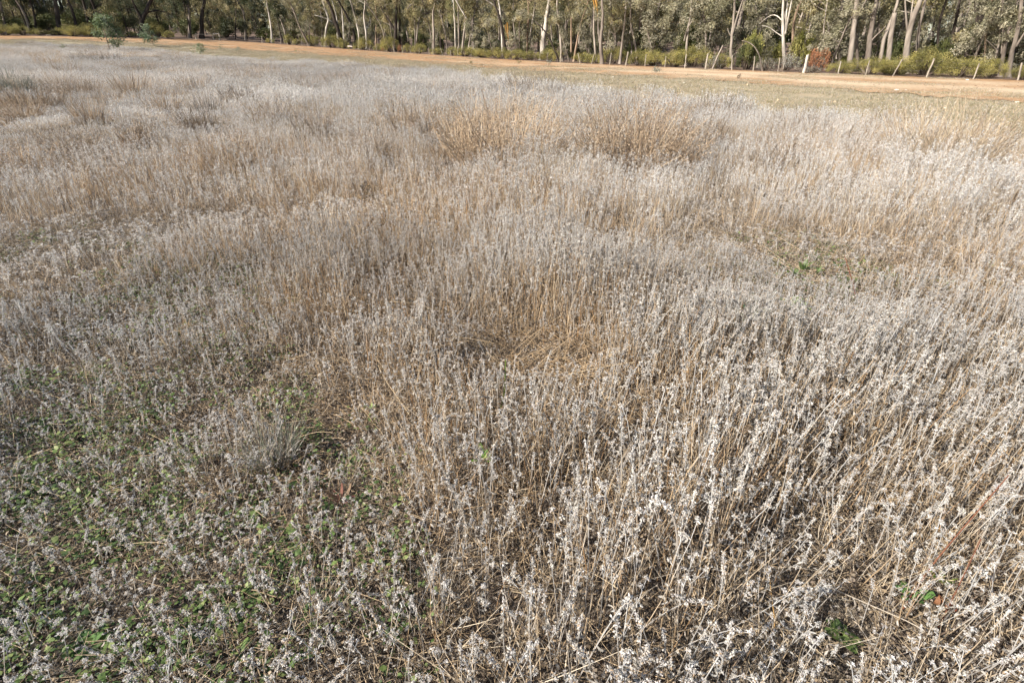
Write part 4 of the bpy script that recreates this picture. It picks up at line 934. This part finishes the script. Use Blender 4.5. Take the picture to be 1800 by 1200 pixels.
gum([(544, 83), (534, 62), (526, 46)], 1.0, 3.5, GREY, 'leaning grey gum growing in the fence line', [([(544, 80), (543, 60), (545, 40)], 2.6)], 'grey', 8, low=[(522, 42, 16, 14, 500), (540, 30, 16, 12, 400)])
gum([(567, 65), (566, 35), (562, 15)], 9, 2.4, PALE, 'slim pale stem of a pair behind wide shrubs', crown='olive', H=12)
gum([(571, 66), (573, 50), (578, 35), (575, 25)], 6, 3.8, WHITE, 'crooked white gum with a long bent limb to the left', [([(584, 39), (572, 32), (553, 27)], 2.2), ([(577, 30), (576, 24), (567, 15)], 2)], 'olive', 12)
gum([(604, 72), (592, 45), (580, 10), (575, 0)], 4, 7, DARK, 'thick black trunk leaning left, just left of centre', crown='olive', H=13, low=[(560, 8, 26, 8, 500), (610, 8, 24, 8, 400)])
gum([(605, 68), (604, 50), (602, 30)], 8, 3, WHITE, 'straight white stem right of the thick black leaner', crown='olive', H=12)
gum([(595, 48), (593, 34), (588, 15)], 14, 3, WHITE, 'white stem crossing behind the thick black leaner', crown='olive', H=13)
gum([(632, 71), (631, 60), (628, 45)], 7, 4, WHITE, 'white trunk foot behind the middle shrubs, left one of two', crown='olive', H=12)
gum([(645, 71), (644, 58), (641, 42), (640, 30)], 6, 4, WHITE, 'bright white trunk behind the middle shrubs, right one of two', [([(645, 50), (650, 42), (652, 36)], 2)], 'olive', 12, low=[(645, 22, 20, 12, 500)])
gum([(627, 70), (620, 48), (610, 30)], 9, 5, DARK, 'dark trunk left of the two white trunk feet', crown='dark', H=12)
gum([(661, 66), (662, 40), (660, 10)], 10, 3.5, TANB, 'tan trunk left of the tall dark fork', crown='olive', H=12)
gum([(681, 70), (673, 50), (665, 36), (648, 12)], 7, 3.5, GREY, 'grey gum leaning far left behind the fence', crown='olive', H=11)
gum([(694, 72), (696, 40), (697, 0)], 4, 6, DARK, 'tall black forked trunk left of centre', [([(695, 55), (685, 38), (672, 20), (665, 0)], 4)], 'dark', 13, low=[(672, 14, 22, 10, 500)])
gum([(704, 76), (702, 50), (703, 20)], 5, 4, DARK, 'dark trunk right of the tall black fork', crown='olive', H=12)
gum([(730, 78), (730, 45), (726, 10)], 7, 2.6, GREY, 'slim grey stem left of the tall pale trunk', [([(716, 16), (722, 8), (732, 5)], 1.6)], 'olive', 12)
gum([(763, 84), (762, 48), (761, 20), (766, 0)], 2.2, 5, PALE, 'tall pale trunk behind the fence left of the white gums', crown='olive', H=11)
gum([(775, 80), (774, 50), (777, 30)], 5, 4.5, DARK, 'dark trunk with a white upper part beside the tall pale one', [([(774, 48), (776, 36), (777, 26)], 3.4)], 'olive', 11)
gum([(801, 80), (800, 50), (798, 22)], 5, 3.4, WHITE, 'straight white gum stem, left of a matched pair', crown='bright', H=10, low=[(795, 18, 16, 16, 700)])
gum([(807, 78), (806, 45), (805, 15)], 7, 3.4, PALE, 'straight cream gum stem, right of a matched pair', crown='bright', H=10, low=[(812, 12, 14, 14, 500)])
gum([(811, 78), (816, 55), (819, 28)], 6, 4, PALE, 'leaning pale gum right of the matched pair', crown='olive', H=10, low=[(838, 16, 22, 14, 700)])
gum([(833, 74), (831, 56), (827, 45), (821, 34)], 9, 4, WHITE, 'white gum with a forked bare limb', [([(830, 52), (829, 40), (828, 32)], 2.6)], 'olive', 11, low=[(850, 22, 20, 16, 600)])
gum([(885, 88), (882, 60), (880, 25), (876, 0)], 3, 4.5, WHITE, 'white streaked gum with a long limb to the upper left', [([(877, 18), (866, 8), (853, 0)], 2.6)], 'olive', 10, low=[(860, 30, 20, 18, 600), (905, 20, 18, 16, 500)])
gum([(890, 90), (884, 60), (879, 35)], 2.4, 5.5, DARK, 'dark trunk added as the shaded right side of the white streaked gum', crown='olive', H=10, strips=[([(892, 40), (893, 58), (894, 76)], 3.5), ([(888, 44), (890, 56), (893, 66)], 3)])  # shaded side of the white gum, put in as a dark trunk
gum([(926, 90), (927, 68), (927, 55)], 4, 3.6, TANB, 'slim tan trunk with a pale top right of the white streaked gum', crown='olive', H=10)
gum([(952, 90), (955, 68), (959, 50), (961, 30)], 3.5, 9, WHITE, 'stout bright white trunk behind the shrubs near centre', [([(953, 66), (952, 55), (952, 44)], 3)], 'olive', 10, low=[(950, 30, 26, 14, 800)])
gum([(984, 92), (963, 60), (941, 38)], 1.5, 2.4, DARK, 'fallen black branch slanting across the stout white trunk', n=0, cut=True, name='fallen_branch')
gum([(988, 94), (985, 60), (982, 35), (979, 15)], 2.5, 5, PALE, 'pale peeling trunk behind the thick grey fence post', [([(987, 70), (998, 40), (1002, 20)], 2.6)], 'olive', 9, low=[(985, 20, 24, 14, 700), (930, 20, 22, 12, 500)])
gum([(1008, 96), (1014, 75), (1018, 55)], 2.5, 3.6, TANB, 'tan leaning trunk left of the twin pale trunks', [([(1004, 92), (1004, 60), (1004, 30)], 4)], 'olive', 9)
gum([(1048, 100), (1044, 65), (1044, 30), (1045, 0)], 2, 4.2, PALE, 'left trunk of the pale twins with hanging orange bark', crown='olive', H=9, low=[(1030, 25, 18, 14, 500)], strips=[([(1048, 0), (1050, 18), (1052, 36)], 5), ([(1043, 0), (1045, 10), (1046, 22)], 4)])
gum([(1058, 109), (1055, 70), (1059, 45), (1060, 25)], .9, 6, GREY, 'right trunk of the pale twins, thicker and forked', [([(1054, 72), (1051, 48), (1052, 32)], 3.6)], 'olive', 9, low=[(1075, 25, 20, 16, 700)])
gum([(1089, 106), (1095, 65), (1098, 40)], 1.2, 4.2, PALE, 'slim pale trunk rising right of the twins', crown='olive', H=8, low=[(1090, 26, 22, 14, 700)])
gum([(1120, 90), (1116, 68), (1109, 50), (1108, 24)], 3.5, 4.2, PALE, 'S-curved pale trunk left of the big leafy gum', crown='olive', H=8, low=[(1112, 12, 22, 10, 500)])
gum([(1140, 92), (1146, 65), (1150, 50)], 3, 3, GREY, 'grey-leaved young gum behind the middle fence', crown='grey', H=6, low=[(1135, 68, 18, 16, 500)])
gum([(1205, 95), (1208, 60), (1214, 30), (1216, 0)], 4, 4.5, PALE, 'big leafy grey gum with foliage hanging almost to the shrubs', [([(1203, 72), (1206, 55), (1216, 38)], 3), ([(1240, 70), (1232, 50), (1222, 30)], 2.6)], 'grey', 9,
    low=[(1160, 30, 26, 26, 1300), (1190, 40, 26, 26, 1300), (1225, 30, 30, 28, 1500), (1180, 72, 18, 14, 500), (1255, 45, 22, 26, 1000), (1240, 80, 22, 14, 500)], n=2200)
gum([(1283, 92), (1286, 66), (1290, 30), (1292, 0)], 3, 5, PALE, 'forked pale gum with two straight upright stems', [([(1287, 62), (1296, 30), (1306, 0)], 3.6), ([(1286, 66), (1281, 58), (1279, 50)], 1.8)], 'grey', 10)
gum([(1378, 94), (1377, 65), (1376, 30), (1377, 0)], 4, 5.5, WHITE, 'white three-stemmed gum with arching bare limbs', [([(1378, 64), (1382, 30), (1384, 0)], 3.2), ([(1380, 60), (1387, 25), (1392, 0)], 3.6), ([(1374, 36), (1364, 25), (1352, 27), (1335, 42)], 2), ([(1374, 64), (1360, 55), (1352, 47), (1340, 46)], 1.8)], 'grey', 10)
gum([(1390, 78), (1394, 45), (1402, 12), (1410, 0)], 12, 5, TANB, 'tan trunk behind the white three-stemmed gum', crown='grey', H=11)
gum([(1449, 80), (1447, 50), (1452, 20)], 5, 3, PALE, 'young gum with grey drooping foliage right of the rust shrub', [([(1460, 80), (1458, 60), (1455, 40)], 2.2), ([(1470, 104), (1470, 84), (1468, 66)], 2.4)], 'grey', 6, low=[(1450, 42, 22, 20, 1000), (1470, 55, 18, 18, 800), (1478, 30, 18, 14, 500)])
gum([(1490, 106), (1500, 60), (1504, 20), (1507, 0)], 3, 9, PALE, 'thick grey-pink trunk, leftmost of the right-hand group, forked high', [([(1503, 40), (1512, 20), (1523, 0)], 3.6)], 'grey', 11)
gum([(1506, 100), (1506, 75), (1507, 50)], 5, 5, GREY, 'shorter grey trunk behind the leftmost thick trunk', crown='grey', H=9)
gum([(1522, 100), (1530, 55), (1537, 20), (1541, 0)], 4, 9, GREY, 'thick shaded grey trunk with a pale limb crossing right', [([(1524, 82), (1538, 64), (1551, 54), (1557, 46)], 3)], 'grey', 11)
gum([(1542, 100), (1553, 72), (1560, 52)], 4, 6.5, PALE, 'short leaning pale trunk between the thick trunks', crown='grey', H=9)
gum([(1558, 100), (1566, 60), (1573, 23)], 3.5, 8, PALE, 'broken-topped pale stump trunk', n=0, cut=True, name='tree_stump')
gum([(1588, 102), (1597, 55), (1610, 20), (1618, 0)], 3, 9.5, PALE, 'thickest pale trunk of the right-hand group, forked', [([(1595, 54), (1592, 25), (1591, 0)], 3.6), ([(1600, 40), (1603, 15), (1605, 0)], 2.6)], 'grey', 11)
gum([(1608, 95), (1614, 60), (1621, 25), (1627, 0)], 6, 5.5, GREY, 'slim grey-brown trunk right of the thickest pale one', crown='grey', H=11)
gum([(1647, 92), (1648, 55), (1655, 25), (1664, 0)], 8, 4.5, DARK, 'dark slim trunk left of the sky gap', crown='olive', H=11)
gum([(1667, 92), (1674, 60), (1682, 30), (1687, 0)], 7, 5, DARK, 'dark slim trunk right of the sky gap', crown='olive', H=11)
gum([(1636, 75), (1640, 50), (1643, 30)], 16, 3.6, GREY, 'distant pale trunk seen beneath the sky gap', crown='grey', H=9, low=[(1640, 38, 16, 14, 600), (1660, 50, 18, 14, 600)])
gum([(1714, 100), (1718, 50), (1714, 0)], 6, 5, DARK, 'dark trunk left of the leafy right-hand gums', [([(1719, 45), (1726, 25), (1732, 0)], 3)], 'olive', 10, low=[(1705, 62, 20, 14, 700)])
gum([(1728, 104), (1732, 60), (1740, 25)], 4, 3.4, TANB, 'slim tan trunk among brown foliage at right', crown='grey', H=7, low=[(1735, 58, 20, 14, 700), (1745, 12, 26, 14, 900), (1760, 35, 22, 14, 700)])
gum([(1756, 108), (1767, 72), (1775, 50), (1785, 20)], 2.5, 6, GREY, 'grey leaning trunk near the right edge', [([(1760, 95), (1764, 55), (1760, 35)], 2.6), ([(1752, 88), (1740, 76), (1733, 70)], 1.8)], 'grey', 9, low=[(1790, 15, 24, 14, 900)])
gum([(1770, 122), (1778, 95), (1785, 72), (1792, 40)], 1.5, 7, GREY, 'dark grey forked trunk at the right edge', [([(1786, 82), (1796, 66), (1806, 50)], 4.5)], 'grey', 9, low=[(1780, 30, 20, 14, 600)])
gum([(1830, 120), (1842, 80), (1856, 30)], 2, 7, PALE, 'pale gum just at the right frame edge', crown='grey', H=10, low=[(1830, 30, 28, 24, 1000)])
gum([(1252, 122), (1262, 98), (1271, 80)], .6, 2.6, PALE, 'short bare leaning stick by the fence', n=0, cut=True, name='dead_stick')
gum([(1340, 123), (1336, 98), (1325, 80), (1312, 73), (1304, 72)], .7, 1.7, GREY, 'arching bare dead branch bent over the dark bush', n=0, cut=True, name='dead_branch')
def log(px0, px1, back, dy, r, c, label):
    a = fence_base(px0); b = fence_base(px1); d = norm([a[0], a[1], 0]); a = gz(a + d * back) + [0, 0, dy]; b = gz(b + d * back) + [0, 0, dy]
    k = px_m(a); part = MB(); Q = resample([a, (a + b) / 2 + [0, 0, .05], b], 8) - a; part.tube(Q, np.linspace(r * k, r * k * .8, 8), 7, c); o = part.build('fallen_log', M_WOOD, None, a); tag(o, label, 'log')
log(82, 91, 1.0, .15, 1.1, (0.6, 0.52, 0.42), 'short pale log at the foot of the far left shrubs')
log(612, 620, .8, .5, 1.0, (0.68, 0.6, 0.5), 'short pale log in the gap between the middle shrubs')
log(360, 425, 18, .2, .9, (0.33, 0.26, 0.2), 'long fallen log in the woodland behind the rail frame')
log(400, 440, 10, .15, .8, (0.12, 0.095, 0.08), 'dark fallen log behind the left fence posts')
log(720, 748, 12, .3, .8, (0.4, 0.33, 0.26), 'fallen log among trunks left of the tall pale trunk')

# ---- the deeper woodland: copies of a few trees
def bg_tree(crown, bark, H, lowc):
    t = empty('woodland_tree', (0, 0, -50)); mb = MB(); P = [np.zeros(3)]; d = np.array([rnd(-.12, .12), rnd(-.12, .12), 1.0])
    for s in range(8): d = norm(d + .16 * rdir() * [1, 1, .2]); P.append(P[-1] + d * H * .9 / 8)
    Q = resample(P, 16); r = rnd(.09, .15); mb.tube(Q, r * (1.1 - .8 * np.linspace(0, 1, 16)), 6, bark)
    cents = []; rads = []
    for s in range(16):
        u = rnd(lowc, .98); q = Q[int(u * 15)]; e = q + norm(rdir() * [1, 1, .4] + [0, 0, .4]) * rnd(.9, 2.4); mb.tube([q, e], [r * .4, .012], 4, bark, cap=False)
        cents += [e, e + rdir() * .7 - [0, 0, .4]]; rads += [rnd(.5, .95), rnd(.4, .8)]
    mb.build('trunk', M_BARK, t, smooth=True); fo = MB(); fo.quads(*leaf_cloud(4600, cents, np.array(rads), (.17, .32), (.07, .12), CR[crown], 1.0)); fo.build('crown', M_LEAF, t)['kind'] = 'stuff'
    return t
BGV = [bg_tree('olive', PALE, 11, .33), bg_tree('olive', GREY, 12, .36), bg_tree('dark', DARK, 12, .32), bg_tree('grey', GREY, 10, .24), bg_tree('olive', PALE, 11, .36), bg_tree('grey', GREY, 9, .12), bg_tree('olive', DARK, 10, .14), bg_tree('dark', DARK, 9, .08)]
used = set(); placed = []; tries = 0
while len(placed) < 250 and tries < 6000:
    tries += 1
    a = rnd(-.86, .86); fd = float(fence_d(a)); bk = 7 + 75 * random.random() ** 1.1; r_ = fd + bk
    q = (r_ * math.sin(a), r_ * math.cos(a))
    if any((q[0] - o[0]) ** 2 + (q[1] - o[1]) ** 2 < 5.5 for o in placed): continue
    # a thin place in the trees where a scrap of sky shows
    pxc = CX + FPX * ((RIGHT @ np.array([q[0], q[1], 3])) / (FWD @ np.array([q[0], q[1], 3])))
    if 1628 < pxc < 1676: continue
    v = random.choice([2, 6, 7, 2, 1, 6] if a < -.22 else [0, 1, 4, 6, 2, 5, 7, 3] if bk > 20 else [0, 1, 4, 2, 3])
    o = BGV[v] if v not in used else copy_tree(BGV[v]); used.add(v); placed.append(q)
    s = rnd(.8, 1.25); o.location = gz((*q, 0)) - [0, 0, .08]; o.rotation_euler = (rnd(-.06, .06), rnd(-.06, .06), rnd(0, 6.28)); o.scale = (s, s, s * rnd(.9, 1.15))
    tag(o, 'slender gum tree deep in the shaded woodland behind the fence', 'tree', 'gum trees deep in the woodland')
yg_spots = [(830, 6), (868, 5), (915, 5), (945, 9), (1000, 5), (1035, 6), (1080, 5), (1110, 7), (1150, 4.5), (1235, 5), (1262, 6), (1330, 8), (1425, 7), (1455, 6), (1480, 9), (1530, 8), (1575, 10), (1700, 7), (1735, 5), (1760, 8), (1800, 6), (700, 8), (650, 9), (610, 10), (540, 9), (500, 10), (760, 7)]
for q, (px_, bk_) in enumerate(yg_spots):
    src_ = BGV[5] if q % 3 else BGV[3]
    o = copy_tree(src_); fb = fence_base(px_); p_ = gz(fb + norm([fb[0], fb[1], 0]) * bk_); s_ = rnd(.5, .75); o.location = p_; o.scale = (s_ * 1.15, s_ * 1.15, s_); o.rotation_euler = (0, 0, rnd(0, 6.28)); o.name = 'young_gum_tree'
    tag(o, 'bushy young gum with low grey-olive crown among the front trunks', 'tree', 'young gums along the woodland edge')
for i, o in enumerate(BGV):
    if i not in used:
        for c in list(o.children): bpy.data.objects.remove(c)
        bpy.data.objects.remove(o)
# far wood that reads as one mass
def wood_patch():
    mb = MB(); cents = []; rads = []
    for i in range(40): cents.append((rnd(-5, 5), rnd(-3, 3), rnd(.5, 14))); rads.append(rnd(.9, 1.8))
    for i in range(7):
        x_, y_ = rnd(-4, 4), rnd(-3, 3); mb.tube([(x_, y_, 0), (x_ + rnd(-.4, .4), y_, 5), (x_ + rnd(-1, 1), y_, 9)], [.16, .13, .06], 5, random.choice([PALE, GREY, DARK]), cap=False)
    mb.quads(*leaf_cloud(5200, cents, np.array(rads), (.3, .55), (.13, .24), CR['olive'] + CR['dark'], .8)); return mb
C_WD = source_collection('wood_patch', [wood_patch().mesh('wood_patch', M_LEAF) for _ in range(5)])
aa = np.concatenate([np.arange(-.95, .95, .03) + o for o in (0, .012, .02)]); rr = np.concatenate([np.full(len(aa) // 3, v) for v in (84., 92., 101.)])
kk = ~((aa > math.atan2(.822, 1.19) - .03) & (aa < math.atan2(.86, 1.19) + .012)); aa, rr = aa[kk], rr[kk]; rr = np.array([float(fence_d(a)) for a in aa]) + rr; x, y = rr * np.sin(aa), rr * np.cos(aa); n = len(x)
scatter('distant_woodland', C_WD, np.stack([x, y, ground_z(x, y) - .1], 1), np.stack([np.zeros(n), np.zeros(n), RNG.uniform(0, 6.28, n)], 1), np.tile(RNG.uniform(.9, 1.3, (n, 1)), (1, 3)), RNG.integers(0, 5, n), np.zeros(n), np.ones(n),
        'far-off wood closing the view behind the trunks', 'woodland')
